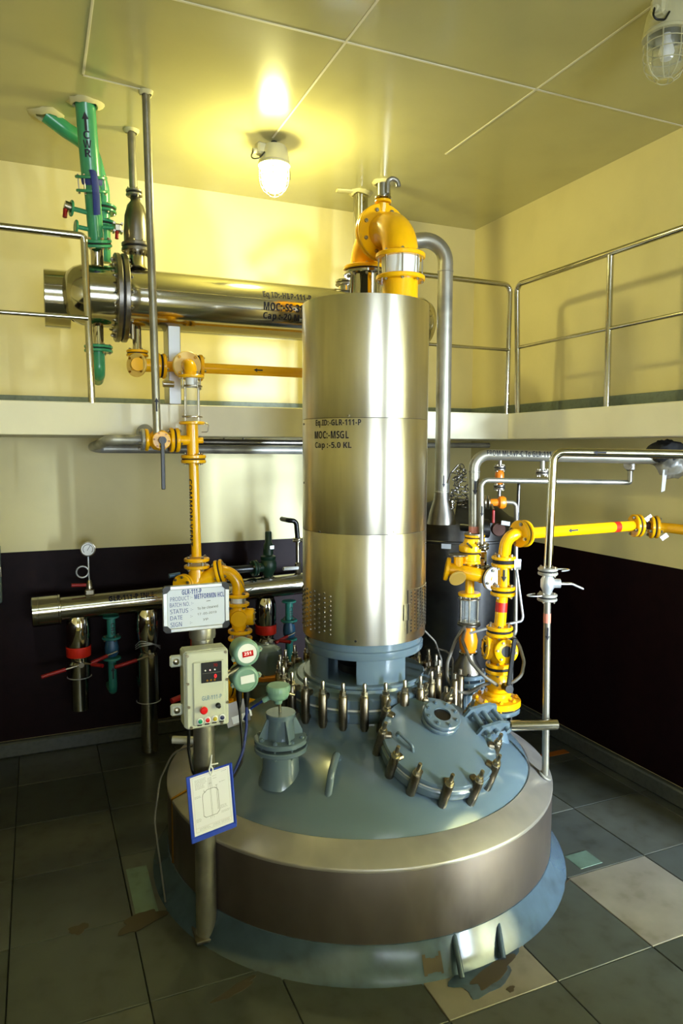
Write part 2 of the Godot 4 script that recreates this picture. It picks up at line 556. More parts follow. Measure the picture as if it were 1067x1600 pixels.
func make_room() -> void:
	var fl := struct("floor", block(V(-1.9, -0.2, -5.1), V(6.5, -0.012, 5.15)), M.grout)
	var px := 0.478
	var pz := 0.5
	var x0 := -0.162
	var z0 := -1.982
	for i in range(-4, 8):
		for j in range(-8, 8):
			var a := V(maxf(x0 + i * px, -1.75), 0, maxf(z0 + j * pz, ZB))
			var b := V(minf(x0 + (i + 1) * px, XR), 0, minf(z0 + (j + 1) * pz, 2.5))
			if b.x - a.x < 0.03 or b.z - a.z < 0.03:
				continue
			var m: Material = M["tile_%d" % rng.randi_range(0, 3)]
			if i == 5 and j == -1 or i == 3 and j == -1:
				m = M.tile_cream
			var key := "tile_%.3f_%.3f" % [b.x - a.x, b.z - a.z]
			var s := V(b.x - a.x - 0.004, 0.02, b.z - a.z - 0.004)
			var lift := rng.randf_range(-0.0008, 0.0008)
			again("tile", key, m, Transform3D(Basis.IDENTITY, (a + b) / 2 + V(0, -0.01 + lift, 0)), fl, func(): return Geo.new().box(Transform3D.IDENTITY, s, 0.002))
	part("tile", block(V(2.335, -0.004, -2.63), V(2.47, 0.0012, -2.515), 0.001), M.tile_green, fl)
	part("tile", block(V(0.33, -0.004, -3.36), V(0.425, 0.0012, -2.98), 0.001), M.tile_green, fl)
	part("painted_line", block(V(2.95, -0.004, -3.63), V(3.19, 0.0015, -3.575), 0.001), M.line_paint, fl)
	# old stains and splashed blue paint beside the reactor's foot
	for q in [["paint_splash", 1.53, -2.13, 0.17, 0.075, 0.0012, M.blue_rough], ["stain", 1.55, -2.115, 0.12, 0.035, 0.002, M.stain], ["stain", 1.56, -2.02, 0.018, 0.012, 0.0012, M.stain], ["stain", 2.1, -2.42, 0.12, 0.012, 0.0012, M.stain], ["stain", 0.62, -2.42, 0.09, 0.02, 0.0012, M.stain], ["stain", 0.35, -2.95, 0.1, 0.05, 0.0016, M.stain], ["stain", 0.1, -3.0, 0.04, 0.03, 0.0012, M.stain]]:
		var poly := PackedVector2Array()
		for k in 40:
			var a := TAU * k / 40
			var rr: float = 1.0 + 0.16 * sin(3.0 * a + q[1] * 9.0) + 0.1 * sin(5.0 * a + q[2] * 5.0) + 0.05 * sin(9.0 * a + q[1] * 3.0)
			poly.append(Vector2(q[3] * rr * cos(a), q[4] * rr * sin(a)))
		part(q[0], Geo.new().prism(Transform3D(Basis(V(1, 0, 0), V(0, 0, -1), V(0, 1, 0)).rotated(Vector3.UP, 0.35), V(q[1], q[5], q[2])), poly, 0.0012), q[6], fl)
	# walls with the lower paint as a skin of its own
	var wb := struct("wall_back", block(V(-1.9, -0.1, ZB - 0.15), V(XR + 0.15, HC, ZB)), M.wall)
	part("dado", block(V(-1.75, 0.1, ZB - 0.01), V(XR, 1.337, ZB + 0.003)), M.dado, wb)
	var wr := struct("wall_right", block(V(XR, -0.1, ZB - 0.15), V(XR + 0.2, HC, -1.3)), M.wall)
	part("dado", block(V(XR - 0.003, 0.1, ZB), V(XR + 0.01, 1.337, -1.3)), M.dado, wr)
	part("lintel", block(V(XR, 2.45, -1.3), V(XR + 0.2, HC, 1.5)), M.wall, wr)
	part("pier", block(V(XR, -0.1, 1.5), V(XR + 0.2, HC, 4.85)), M.wall, wr)
	var wl := struct("wall_left", block(V(-1.9, -0.1, ZB), V(-1.75, HC, 5.15)), M.wall)
	part("dado", block(V(-1.76, 0.0, ZB), V(-1.747, 1.337, 5.0)), M.dado, wl)
	struct("wall_parapet", block(V(-1.75, -0.1, 1.2), V(2.0, 1.12, 1.32)), M.wall)
	struct("wall_front", block(V(-1.9, -0.1, 5.0), V(XR + 0.2, HC, 5.15)), M.wall)
	var w2 := struct("window_2", block(V(-0.9, 0.75, 4.9), V(1.9, 2.45, 5.0), 0.01), M.white)
	part("pane", block(V(-0.8, 0.85, 4.88), V(1.8, 2.35, 4.905)), M.window_glow, w2)
	struct("wall_bay_back", block(V(XR + 0.2, -0.1, -1.75), V(6.5, HC, -1.6)), M.wall)
	struct("wall_bay_right", block(V(6.35, -0.1, -1.6), V(6.5, HC, 4.85)), M.wall)
	struct("wall_bay_front", block(V(XR + 0.2, -0.1, 4.7), V(6.35, HC, 4.85)), M.wall)
	struct("ceiling", block(V(-1.9, HC, -5.12), V(6.5, HC + 0.15, 5.15)), M.ceiling)
	var wi := struct("window_1", block(V(3.9, 0.75, 4.62), V(5.4, 2.85, 4.7), 0.01), M.white)
	part("pane", block(V(4.0, 0.85, 4.60), V(5.3, 2.75, 4.625)), M.window_glow, wi)
	# the raised ledge round two sides
	struct("mezzanine_ledge", block(V(-1.75, 2.07, ZB), V(XR, 2.243, -3.973), 0.004), M.slab)
	struct("mezzanine_ledge", block(V(2.926, 2.07, -3.973), V(XR, 2.243, -1.3), 0.004), M.slab)
	struct("baseboard_upper_back", block(V(-1.75, 2.243, ZB), V(XR, 2.335, ZB + 0.012), 0.003), M.skirting)
	struct("baseboard_upper_right", block(V(XR - 0.012, 2.243, ZB), V(XR, 2.335, -1.3), 0.003), M.skirting)
	struct("baseboard_back", block(V(-1.75, 0, ZB), V(XR, 0.1, ZB + 0.05), 0.01), M.skirt_dark)
	struct("baseboard_right", block(V(XR - 0.05, 0, ZB + 0.05), V(XR, 0.1, -1.3), 0.01), M.skirt_dark)
	# joints of the ceiling panels
	var n := 1
	for s in [[0.262, -3.70, 0.262, 5.0], [1.288, -4.0, 1.288, 5.0], [2.303, -3.8, 2.303, 5.0], [-1.75, -2.965, XR, -2.965], [0.262, -3.712, 0.545, -3.738]]:
		var a := V(s[0], HC, s[1])
		var b := V(s[2], HC, s[3])
		struct("trim_%d" % n, Geo.new().box(on((a + b) / 2, b - a, Vector3.UP), V(a.distance_to(b), 0.012, 0.006), 0.001), M.joint_white)
		n += 1


func _ready() -> void:
	rng.seed = 11
	# camera
	var cam := Camera3D.new()
	cam.name = "camera"
	add_child(cam)
	cam.fov = 71.695
	cam.near = 0.05
	cam.position = V(0, 2.0, 0)
	cam.rotation = Vector3(deg_to_rad(-5.0505), deg_to_rad(-23.2697), deg_to_rad(0.1613))
	# environment: nothing shines in but what the window and the lamp give
	var env := Environment.new()
	env.background_mode = Environment.BG_COLOR
	env.background_color = Color(0.02, 0.024, 0.03)
	env.tonemap_mode = Environment.TONE_MAPPER_LINEAR
	env.tonemap_exposure = 1.0
	env.sdfgi_enabled = true
	env.ssao_enabled = true
	env.ssil_enabled = true
	var we := WorldEnvironment.new()
	we.name = "world_environment"
	we.environment = env
	add_child(we)
	# daylight from the window of the bay at the right, behind the camera
	var day := AreaLight3D.new()
	day.name = "window_daylight"
	add_child(day)
	day.position = V(4.65, 1.8, 4.58)
	day.area_size = Vector2(1.3, 1.9)
	day.light_color = Color(0.84, 0.92, 1.0)
	day.light_energy = 380.0
	day.shadow_enabled = true
	# a second, farther window in the wall behind the camera
	var far := AreaLight3D.new()
	far.name = "far_window_daylight"
	add_child(far)
	far.position = V(0.5, 1.6, 4.86)
	far.area_size = Vector2(2.6, 1.5)
	far.light_color = Color(0.88, 0.94, 1.0)
	far.light_energy = 30.0
	far.shadow_enabled = true
	# the lit ceiling lamp
	var bulb := OmniLight3D.new()
	bulb.name = "lamp_bulb_light"
	add_child(bulb)
	bulb.position = V(1.312, 3.545, -4.045)
	bulb.light_color = Color(1.0, 0.965, 0.62)
	bulb.light_energy = 1.55
	bulb.light_size = 0.07
	bulb.omni_range = 14.0
	bulb.omni_attenuation = 2.0
	bulb.shadow_enabled = true
	make_materials()
	make_room()
	make_reactor()
	make_guard()
	make_u_bend()
	make_exchanger()
	make_upper_pipes()
	make_green_pipes()
	make_railings()
	make_lamp(V(1.312, HC, -4.045), true, "lit caged ceiling lamp, glowing white above the heat exchanger", 0.2)
	make_lamp(V(2.34, HC, -2.205), false, "unlit caged glass lamp on the ceiling near the right-hand wall", 0.4)
	make_left_line()
	make_left_stack()
	make_stand()
	make_header()
	make_receiver()
	make_right_steel()
	make_orange_group()
	make_yellow_stack()
	make_small_things()


# ---------- the reactor ----------
func dome_y(r: float) -> float:
	return 0.299 + 0.45 * sqrt(maxf(0.0, 1.0 - r * r / 0.8464))


func around(axis: Vector3, deg: float, r: float, y: float) -> Vector3:
	# degrees to the right of the direction from the axis to the camera
	var a := deg_to_rad(deg)
	return axis + (V(-0.4247, 0, 0.9053) * cos(a) + V(0.9053, 0, 0.4247) * sin(a)) * r + V(0, y, 0)


func facing(axis: Vector3) -> Transform3D:
	return Transform3D(Basis(V(0.9053, 0, 0.4247), Vector3.UP, V(-0.4247, 0, 0.9053)), axis)


func clamp_geo() -> Geo:
	# a forged C clamp: its back, upper and lower jaw
	var g := Geo.new()
	g.lathe(Transform3D(Basis.IDENTITY, V(0, 0, 0)), [Vector2(0, -0.09), Vector2(0.014, -0.09), Vector2(0.0205, -0.075), Vector2(0.0205, 0.062), Vector2(0.015, 0.07), Vector2(0, 0.07)], 14)
	g.box(Transform3D(Basis.IDENTITY, V(0, 0.05, -0.02)), V(0.032, 0.03, 0.045), 0.006)
	g.box(Transform3D(Basis.IDENTITY, V(0, -0.062, -0.012)), V(0.028, 0.024, 0.03), 0.005)
	return g


func clamp_bolt() -> Geo:
	var g := Geo.new()
	g.lathe(Transform3D(Basis.IDENTITY, V(0, 0.07, 0)), [Vector2(0, 0), Vector2(0.019, 0), Vector2(0.019, 0.005), Vector2(0, 0.005)], 14)
	g.lathe(Transform3D(Basis.IDENTITY, V(0, 0.075, 0)), [Vector2(0, 0), Vector2(0.0155, 0), Vector2(0.0155, 0.016), Vector2(0, 0.016)], 6, 0, TAU, true)
	g.lathe(Transform3D(Basis.IDENTITY, V(0, 0.091, 0)), [Vector2(0, 0), Vector2(0.009, 0), Vector2(0.009, 0.034), Vector2(0.007, 0.038), Vector2(0, 0.038)], 10)
	return g


func add_clamp(at: Vector3, up: Vector3, out: Vector3, parent: Node3D) -> void:
	var z := (out - up * out.dot(up)).normalized()
	var x := Transform3D(Basis(up.cross(z), up, z), at)
	var c := again("flange_clamp", "clamp", M.clamp, x, parent, clamp_geo)
	again("bolt", "clamp_bolt", M.bolt, x, c, clamp_bolt)
	# the bolt is a child: its place is the clamp's own
	c.get_child(0).transform = Transform3D.IDENTITY


func make_reactor() -> void:
	var t := thing("reactor_vessel", "large blue glass-lined reactor with a round steel jacket, domed top and bolted manhole", "reactor", GEAR)
	var A := Transform3D(Basis.IDENTITY, GEAR)
	part("base_ring", Geo.new().lathe(A, [Vector2(1.03, -0.005), Vector2(1.012, 0.012), Vector2(0.992, 0.045), Vector2(0.968, 0.085), Vector2(0.955, 0.115), Vector2(0.93, 0.12)], 96), M.blue_rough)
	part("jacket", Geo.new().lathe(A, [Vector2(0.94, 0.1), Vector2(0.951, 0.104), Vector2(0.951, 0.41), Vector2(0.948, 0.416)], 96), M.jacket)
	var col := part("collar", Geo.new().lathe(A, [Vector2(0.953, 0.404), Vector2(0.953, 0.415), Vector2(0.949, 0.42), Vector2(0.846, 0.476), Vector2(0.838, 0.472)], 96), M.collar)
	var seam := Geo.new()
	for k in 2:
		var a := around(GEAR, -62.0, 0.95, 0.422)
		var b := around(GEAR, -60.0, 0.85, 0.478)
		seam.rod(a if k == 0 else around(GEAR, -62.0, 0.952, 0.12), b if k == 0 else a, 0.006, 8)
	part("seam", seam, M.brass, col)
	# welded ribs and the patch of old paint on the ring
	for q in [[1.682, -2.302, 1.62, -2.15], [1.449, -2.256, 1.415, -2.125]]:
		part("rib", Geo.new().pipe([V(q[0], 0.125, q[1]), V((q[0] + q[2]) / 2, 0.075, (q[1] + q[3]) / 2), V(q[2], 0.012, q[3])], 0.012, 0.05, 8), M.blue_rough)
	var bp := Geo.new()
	for q in [[-0.178, -0.165, -0.5], [-0.165, -0.145, 0.05], [-0.145, -0.125, 0.2], [-0.125, -0.11, 0.0], [-0.11, -0.1, -0.6]]:
		bp.lathe(A, [Vector2(1.0085 - 0.006 * q[2], 0.02 + 0.01 * q[2]), Vector2(0.994, 0.045), Vector2(0.982 + 0.012 * q[2], 0.066 - 0.02 * q[2])], 4, q[0], q[1])
	part("bare_patch", bp, M.stain)
	var pts: Array = []
	for k in 15:
		var r := 0.86 - k * 0.0325
		pts.append(Vector2(r, dome_y(r) - (0.03 if k == 0 else 0.0)))
	pts.append_array([Vector2(0.385, 0.725), Vector2(0.365, 0.745), Vector2(0.36, 0.765)])
	part("dome", Geo.new().lathe(A, pts, 96), M.blue)
	# the clamped neck under the drive
	part("neck_flange", Geo.new().lathe(A, [Vector2(0.34, 0.755), Vector2(0.372, 0.755), Vector2(0.378, 0.762), Vector2(0.378, 0.80), Vector2(0.37, 0.808), Vector2(0.2, 0.808)], 64), M.blue)
	part("gasket", Geo.new().lathe(A, [Vector2(0.3, 0.808), Vector2(0.368, 0.808), Vector2(0.368, 0.818), Vector2(0.3, 0.818)], 64), M.ptfe)
	part("neck_flange", Geo.new().lathe(A, [Vector2(0.2, 0.818), Vector2(0.37, 0.818), Vector2(0.378, 0.825), Vector2(0.378, 0.862), Vector2(0.37, 0.87), Vector2(0.318, 0.875), Vector2(0.312, 0.888), Vector2(0.0, 0.888)], 64), M.blue)
	for k in 26:
		var d := around(Vector3.ZERO, k * 360.0 / 26 + 4.0, 1.0, 0.0)
		add_clamp(GEAR + d * 0.402 + V(0, 0.825, 0), Vector3.UP, d, t)
	# the lantern that carries the drive
	var ln := part("lantern", Geo.new().lathe(Transform3D(Basis.IDENTITY, TOWER), [Vector2(0.27, 1.02), Vector2(0.29, 1.02), Vector2(0.296, 1.03), Vector2(0.296, 1.058), Vector2(0.288, 1.062), Vector2(0.288, 1.097), Vector2(0.0, 1.097)], 64), M.blue)
	part("base_plate", disc(TOWER + V(0, 0.895, 0), Vector3.UP, 0.305, 0.016, 0.0, 64), M.blue, ln)
	for s in [[-7.0, 47.0], [-96.0, -40.0], [125.0, 175.0], [205.0, 245.0]]:
		var f := facing(TOWER)
		var c0 := deg_to_rad(s[0])
		var c1 := deg_to_rad(s[1])
		part("column", Geo.new().lathe(f, [Vector2(0.262, 0.9), Vector2(0.272, 0.9), Vector2(0.272, 1.03), Vector2(0.262, 1.03), Vector2(0.262, 0.9)], 20, c0, c1), M.blue, ln)
	part("shaft", Geo.new().lathe(Transform3D(Basis.IDENTITY, TOWER), [Vector2(0.13, 0.888), Vector2(0.13, 0.94), Vector2(0.06, 0.95), Vector2(0.05, 1.03)], 28), M.dark, ln)
	make_manhole(t)
	make_sensor_nozzle(t)
	# blank lug standing on the dome, two nozzles at the back and one at the left
	part("lifting_lug", Geo.new().sweep(Geo.path([V(1.060, 0.565, -2.60), V(1.082, 0.66, -2.615), V(1.135, 0.70, -2.69), V(1.165, 0.675, -2.735), V(1.152, 0.61, -2.735)], 0.04), 0.0165, 12), M.blue)
	nozzle(V(2.047, 0, -2.821), 0.56, 0.742, 0.055, 0.115, t)
	nozzle(V(2.084, 0, -3.153), 0.56, 0.735, 0.075, 0.105, t)
	nozzle(V(0.985, 0, -3.69), 0.52, 0.575, 0.07, 0.102, t)
	nozzle(V(1.175, 0, -3.84), 0.52, 0.70, 0.1, 0.125, t)
	cur = t


func nozzle(at: Vector3, y0: float, y1: float, r: float, R: float, t: Node3D) -> void:
	var n := part("nozzle", Geo.new().lathe(Transform3D(Basis.IDENTITY, at), [Vector2(r * 1.25, y0), Vector2(r, y0 + 0.05), Vector2(r, y1 - 0.02)], 28), M.blue, t)
	part("flange", disc(at + V(0, y1 - 0.011, 0), Vector3.UP, R, 0.022), M.blue, n)


func make_manhole(t: Node3D) -> void:
	var C := V(1.579, 0.733, -2.588)
	var up := V(0.0044, 0.8991, 0.4376).normalized()
	var e1 := V(0.99995, 0, -0.01)
	var e2 := up.cross(e1) * -1.0
	if e2.z > 0:
		e2 = -e2
	var f := Transform3D(Basis(e1, up, e1.cross(up)), C)
	part("manhole_neck", Geo.new().lathe(f, [Vector2(0.215, -0.22), Vector2(0.222, -0.14), Vector2(0.235, -0.085), Vector2(0.252, -0.075), Vector2(0.256, -0.068), Vector2(0.256, -0.034), Vector2(0.25, -0.028), Vector2(0.2, -0.028)], 64), M.blue, t)
	part("gasket", Geo.new().lathe(f, [Vector2(0.2, -0.028), Vector2(0.248, -0.028), Vector2(0.248, -0.018), Vector2(0.2, -0.018)], 64), M.ptfe, t)
	var lid := part("manhole_lid", Geo.new().lathe(f, [Vector2(0.2, -0.018), Vector2(0.25, -0.018), Vector2(0.256, -0.01), Vector2(0.256, 0.0), Vector2(0.25, 0.008), Vector2(0.228, 0.012), Vector2(0.19, 0.024), Vector2(0.12, 0.036), Vector2(0.06, 0.041), Vector2(0, 0.042)], 64), M.blue, t)
	for a in [132.8, 164.0, -166.3, -140.8, -110.5, -80.0, -50.0, -22.0, 27.6, 51.6, 78.6, 106.0]:
		var d: Vector3 = e1 * cos(deg_to_rad(a)) + e2 * sin(deg_to_rad(a))
		add_clamp(C + d * 0.258 - up * 0.04, up, d, t)
	# sight glass
	var sc := C + e1 * 0.03 + e2 * 0.065
	var sg := part("sight_flange", disc(sc + up * 0.052, up, 0.085, 0.02, 0.0, 40), M.blue, lid)
	part("flange", disc(sc + up * 0.078, up, 0.085, 0.018, 0.038, 40), M.blue, sg)
	var sf := Geo.frame(sc, up)
	part("glass", Geo.new().lathe(sf, [Vector2(0, 0.079), Vector2(0.04, 0.079)], 28), M.black, sg)
	part("gasket", disc(sc + up * 0.0655, up, 0.06, 0.008, 0.0, 32), M.gasket, sg)
	for k in 8:
		var a := TAU * k / 8
		var at := sc + up * 0.07 + (e1 * cos(a) + e2 * sin(a)) * 0.066
		var b := again("bolt", "sight_bolt", M.blue, Transform3D(f.basis, at), sg, func(): return bolt_geo(Geo.new(), Transform3D.IDENTITY, 0.0085, 0.034))
	# grab handle
	var h := C - e1 * 0.185 - e2 * 0.01
	part("grab_handle", Geo.new().pipe([h + e2 * 0.06 + up * 0.01, h + e2 * 0.055 + up * 0.05 - e1 * 0.01, h - e2 * 0.03 + up * 0.05 + e1 * 0.02, h - e2 * 0.05 + up * 0.01 + e1 * 0.025], 0.007, 0.02, 8), M.blue, lid)
	# hinge: two cheek plates, its pins, and the steel counterweight bar
	var hc := C + e1 * 0.262 + e2 * 0.03
	for s in [-1.0, 1.0]:
		var x := Transform3D(Basis(e1, up, e1.cross(up)), hc + e2 * 0.055 * s + up * 0.035)
		part("hinge_plate", Geo.new().prism(x, PackedVector2Array([Vector2(-0.1, -0.03), Vector2(-0.07, 0.03), Vector2(0.02, 0.045), Vector2(0.075, 0.03), Vector2(0.085, -0.005), Vector2(0.03, -0.02)]), 0.014), M.blue, lid)
	for k in [-0.045, 0.005, 0.062]:
		part("hinge_pin", Geo.new().rod(hc + e1 * k + up * 0.04 - e2 * 0.085, hc + e1 * k + up * 0.04 + e2 * 0.085, 0.0125, 12), M.blue, lid)
	var b0 := V(1.985, 0.722, -2.625)
	part("spring_bar", Geo.new().rod(b0, V(2.205, 0.717, -2.562), 0.024, 20), M.polished, lid)
	part("spring_rod", Geo.new().rod(hc + e1 * 0.05 + up * 0.04, b0, 0.009, 10), M.bolt, lid)


func make_sensor_nozzle(t: Node3D) -> void:
	var C := V(0.928, 0, -2.812)
	var A := Transform3D(Basis.IDENTITY, C)
	var n := part("thermowell_nozzle", Geo.new().lathe(A, [Vector2(0.1, 0.57), Vector2(0.08, 0.63), Vector2(0.078, 0.71)], 36), M.blue, t)
	part("flange", disc(C + V(0, 0.724, 0), Vector3.UP, 0.114, 0.022, 0.0, 44), M.blue, n)
	part("gasket", disc(C + V(0, 0.741, 0), Vector3.UP, 0.088, 0.014), M.gasket, n)
	part("flange", disc(C + V(0, 0.759, 0), Vector3.UP, 0.114, 0.022, 0.0, 44), M.blue, n)
	for k in 8:
		var a := TAU * k / 8 + 0.2
		again("bolt", "therm_bolt", M.blue, Transform3D(Basis.IDENTITY, C + V(sin(a) * 0.093, 0.7415, cos(a) * 0.093)), n, func(): return bolt_geo(Geo.new(), Transform3D.IDENTITY, 0.0105, 0.057))
	part("cone", Geo.new().lathe(A, [Vector2(0.062, 0.77), Vector2(0.055, 0.855), Vector2(0.063, 0.858), Vector2(0.065, 0.875), Vector2(0.062, 0.879), Vector2(0, 0.879)], 36), M.blue, n)
	for k in 4:
		var f := facing(C)
		var b := f.basis.rotated(Vector3.UP, k * PI / 2 + 0.5)
		part("gusset", Geo.new().prism(Transform3D(b, C + V(0, 0.77, 0)), PackedVector2Array([Vector2(0.055, 0), Vector2(0.1, 0), Vector2(0.1, 0.015), Vector2(0.062, 0.09), Vector2(0.053, 0.09)]), 0.008), M.blue, n)


# ---------- the drive guard and what rises from it ----------
func make_guard() -> void:
	var t := thing("drive_guard", "tall cylindrical brushed steel guard standing on the blue reactor, lettered in black", "guard", TOWER + V(0, 1.097, 0))
	var A := Transform3D(Basis.IDENTITY, TOWER)
	var F := facing(TOWER)
	for s in [[1.098, 1.612], [1.614, 2.141], [2.143, 2.688]]:
		part("shell", Geo.new().lathe(A, [Vector2(0.3, s[0]), Vector2(0.3055, s[0]), Vector2(0.306, s[0] + 0.001), Vector2(0.306, s[1] - 0.001), Vector2(0.3055, s[1]), Vector2(0.3, s[1])], 128), M.brushed)
	part("lining", Geo.new().lathe(A, [Vector2(0.0, 1.1), Vector2(0.303, 1.1), Vector2(0.303, 2.66), Vector2(0.0, 2.66)], 64), M.dark)
	for q in [[-43.0, 1.618], [26.0, 1.625], [-14.0, 2.15], [-7.0, 1.12], [-72.0, 2.12], [-72.0, 1.84], [75.0, 1.55], [75.0, 1.3]]:
		var p := around(TOWER, q[0], 0.306, q[1])
		part("rivet", Geo.new().lathe(Geo.frame(p, p - TOWER - V(0, q[1], 0)), [Vector2(0.006, 0), Vector2(0.005, 0.003), Vector2(0, 0.004)], 10), M.gasket if q[1] < 1.2 else M.dull_steel)
	# pierced ventilation fields
	var g := Geo.new()
	for i in 9:
		for j in 9:
			var a := -82.0 + i * 6.4
			var y := 1.14 + j * 0.0225 + (0.011 if i % 2 else 0.0)
			var p := around(TOWER, a, 0.306, y)
			var out := (p - TOWER - V(0, y, 0)).normalized()
			g.lathe(Geo.frame(p, out), [Vector2(0.0064, 0.0), Vector2(0.0048, 0.004), Vector2(0.003, 0.0046), Vector2(0.0026, 0.0005), Vector2(0, 0.0004)], 8)
	part("vent_holes", g, M.dull_steel, t, "stuff")
	var door := part("vent_door", Geo.new().lathe(F, [Vector2(0.306, 1.14), Vector2(0.309, 1.14), Vector2(0.309, 1.345), Vector2(0.306, 1.345)], 16, deg_to_rad(42), deg_to_rad(88)), M.brushed)
	g = Geo.new()
	for i in 9:
		for j in 12:
			var a := 46.0 + i * 5.0
			var y := 1.15 + j * 0.0165 + (0.008 if i % 2 else 0.0)
			var p := around(TOWER, a, 0.3092, y)
			g.lathe(Geo.frame(p, p - TOWER - V(0, y, 0)), [Vector2(0.0046, 0.0), Vector2(0.0046, 0.0008), Vector2(0, 0.0008)], 8)
	part("vent_holes", g, M.gasket, door, "stuff")
	part("door_edge", Geo.new().lathe(F, [Vector2(0.306, 1.14), Vector2(0.3098, 1.14), Vector2(0.3098, 1.345), Vector2(0.306, 1.345)], 2, deg_to_rad(41.3), deg_to_rad(42)), M.gasket, door)
	var hg := part("hinge", Geo.new().lathe(F, [Vector2(0.306, 1.205), Vector2(0.3115, 1.205), Vector2(0.3115, 1.28), Vector2(0.306, 1.28)], 8, deg_to_rad(37), deg_to_rad(46)), M.brushed, door)
	part("hinge_pin", Geo.new().rod(around(TOWER, 41.6, 0.312, 1.205), around(TOWER, 41.6, 0.312, 1.28), 0.003, 8), M.gasket, door)
	g = Geo.new()
	var w := 0.0
	var lines := [["Eq.ID:-GLR-111-P", 2.117, 0.238, 0.036, -25.5], ["MOC:-MSGL", 2.066, 0.19, 0.034, -31.5], ["Cap :-5.0 KL", 2.015, 0.2, 0.036, -30.0]]
	for l in lines:
		var f := F
		f.basis = F.basis.rotated(Vector3.UP, deg_to_rad(l[4]))
		f.origin = TOWER + V(0, l[1], 0)
		write(g, l[0], f, l[2], l[3], 0.306, "round", 0.001)
	part("lettering", g, M.paint_navy)


func make_u_bend() -> void:
	var t := thing("yellow_u_bend", "thick yellow flanged pipe bend rising out of the steel guard and turning down behind it", "pipe", V(1.68, 2.66, -3.18))
	var y := M.yellow as Material
	part("pipe", Geo.new().rod(V(1.68, 2.662, -3.18), V(1.68, 2.84, -3.18), 0.087, 40), y)
	part("flange", disc(V(1.68, 2.838, -3.18), Vector3.UP, 0.122, 0.022, 0, 48), y)
	part("spacer_ring", Geo.new().lathe(Transform3D(Basis.IDENTITY, V(1.68, 0, -3.18)), [Vector2(0.07, 2.85), Vector2(0.088, 2.85), Vector2(0.09, 2.875), Vector2(0.093, 2.905), Vector2(0.093, 2.935), Vector2(0.07, 2.935)], 40), M.ptfe)
	part("flange", disc(V(1.68, 2.946, -3.18), Vector3.UP, 0.122, 0.022, 0, 48), y)
	bolts(V(1.68, 2.892, -3.18), Vector3.UP, 0.108, 8, 0.008, 0.13, null, true)
	part("elbow", Geo.new().pipe([V(1.68, 2.94, -3.18), V(1.68, 3.11, -3.18), V(1.68, 3.11, -3.378)], 0.087, 0.162, 40), y)
	joint(V(1.68, 3.115, -3.388), V(0, 0, 1), 0.142, 0.02, y, 8, 0.0105, 0.006, true)
	part("elbow", Geo.new().pipe([V(1.68, 3.11, -3.378), V(1.68, 3.11, -3.58), V(1.68, 2.96, -3.58)], 0.087, 0.14, 40), y)
	joint(V(1.68, 2.962, -3.58), Vector3.UP, 0.122, 0.02, y, 8, 0.008, 0.008, true, M.polished)
	part("nozzle", Geo.new().lathe(Transform3D(Basis.IDENTITY, V(1.68, 0, -3.58)), [Vector2(0.087, 2.2), Vector2(0.087, 2.935), Vector2(0.1, 2.95)], 40), M.mirror)
	part("vent_neck", Geo.new().rod(V(1.68, 3.22, -3.388), V(1.68, 3.262, -3.378), 0.03, 20), y)
	part("vent_flange", disc(V(1.68, 3.268, -3.378), Vector3.UP, 0.043, 0.014), y)
	part("vent_flange", disc(V(1.68, 3.286, -3.378), Vector3.UP, 0.043, 0.012), M.polished)
	part("vent_pipe", Geo.new().rod(V(1.68, 3.29, -3.378), V(1.68, 3.358, -3.378), 0.026, 20), M.pipe_grey)
	part("vent_hook", Geo.new().pipe([V(1.69, 3.3, -3.35), V(1.69, 3.362, -3.35), V(1.715, 3.38, -3.345), V(1.745, 3.365, -3.34), V(1.748, 3.34, -3.34)], 0.0125, 0.025, 12), M.pipe_grey)


func plain_pipe(called: String, pts: Array, r: float, bend: float, m: Material, label: String, cat := "pipe", group := "") -> Node3D:
	var t := thing(called, label, cat, pts[0], group)
	part("pipe", Geo.new().pipe(pts, r, bend, 22), m)
	return t


func weld(at: Vector3, dir: Vector3, r: float, m: Material) -> void:
	part("weld_bead", Geo.new().lathe(Geo.frame(at, dir), [Vector2(r * 0.98, -0.006), Vector2(r + 0.0025, -0.003), Vector2(r + 0.0025, 0.003), Vector2(r * 0.98, 0.006)], 20), m)


func ceiling_patch(at: Vector3, R: float) -> void:
	var g := Geo.new()
	var s := rng.randi_range(0, 99)
	var prof := [Vector2(R * 1.5, 0.0), Vector2(R * 1.35, -0.012), Vector2(R * 1.05, -0.02), Vector2(R * 0.9, -0.012), Vector2(R * 0.9, 0.0)]
	prof.reverse()
	var n0 := g.v.size()
	g.lathe(Transform3D(Basis.IDENTITY, at), prof, 24)
	var f := FastNoiseLite.new()
	f.seed = s
	f.frequency = 14.0
	for i in range(n0, g.v.size()):
		var p := g.v[i]
		var d := V(p.x - at.x, 0, p.z - at.z)
		if p.y < at.y - 0.004:
			p.y += f.get_noise_2d(p.x, p.z) * 0.012
		g.v[i] = p + d * f.get_noise_3d(p.x, 5.0, p.z) * 0.4
		g.v[i].y = minf(g.v[i].y, HC - 0.0005)
	part("sealing_plaster", g, M.plaster)


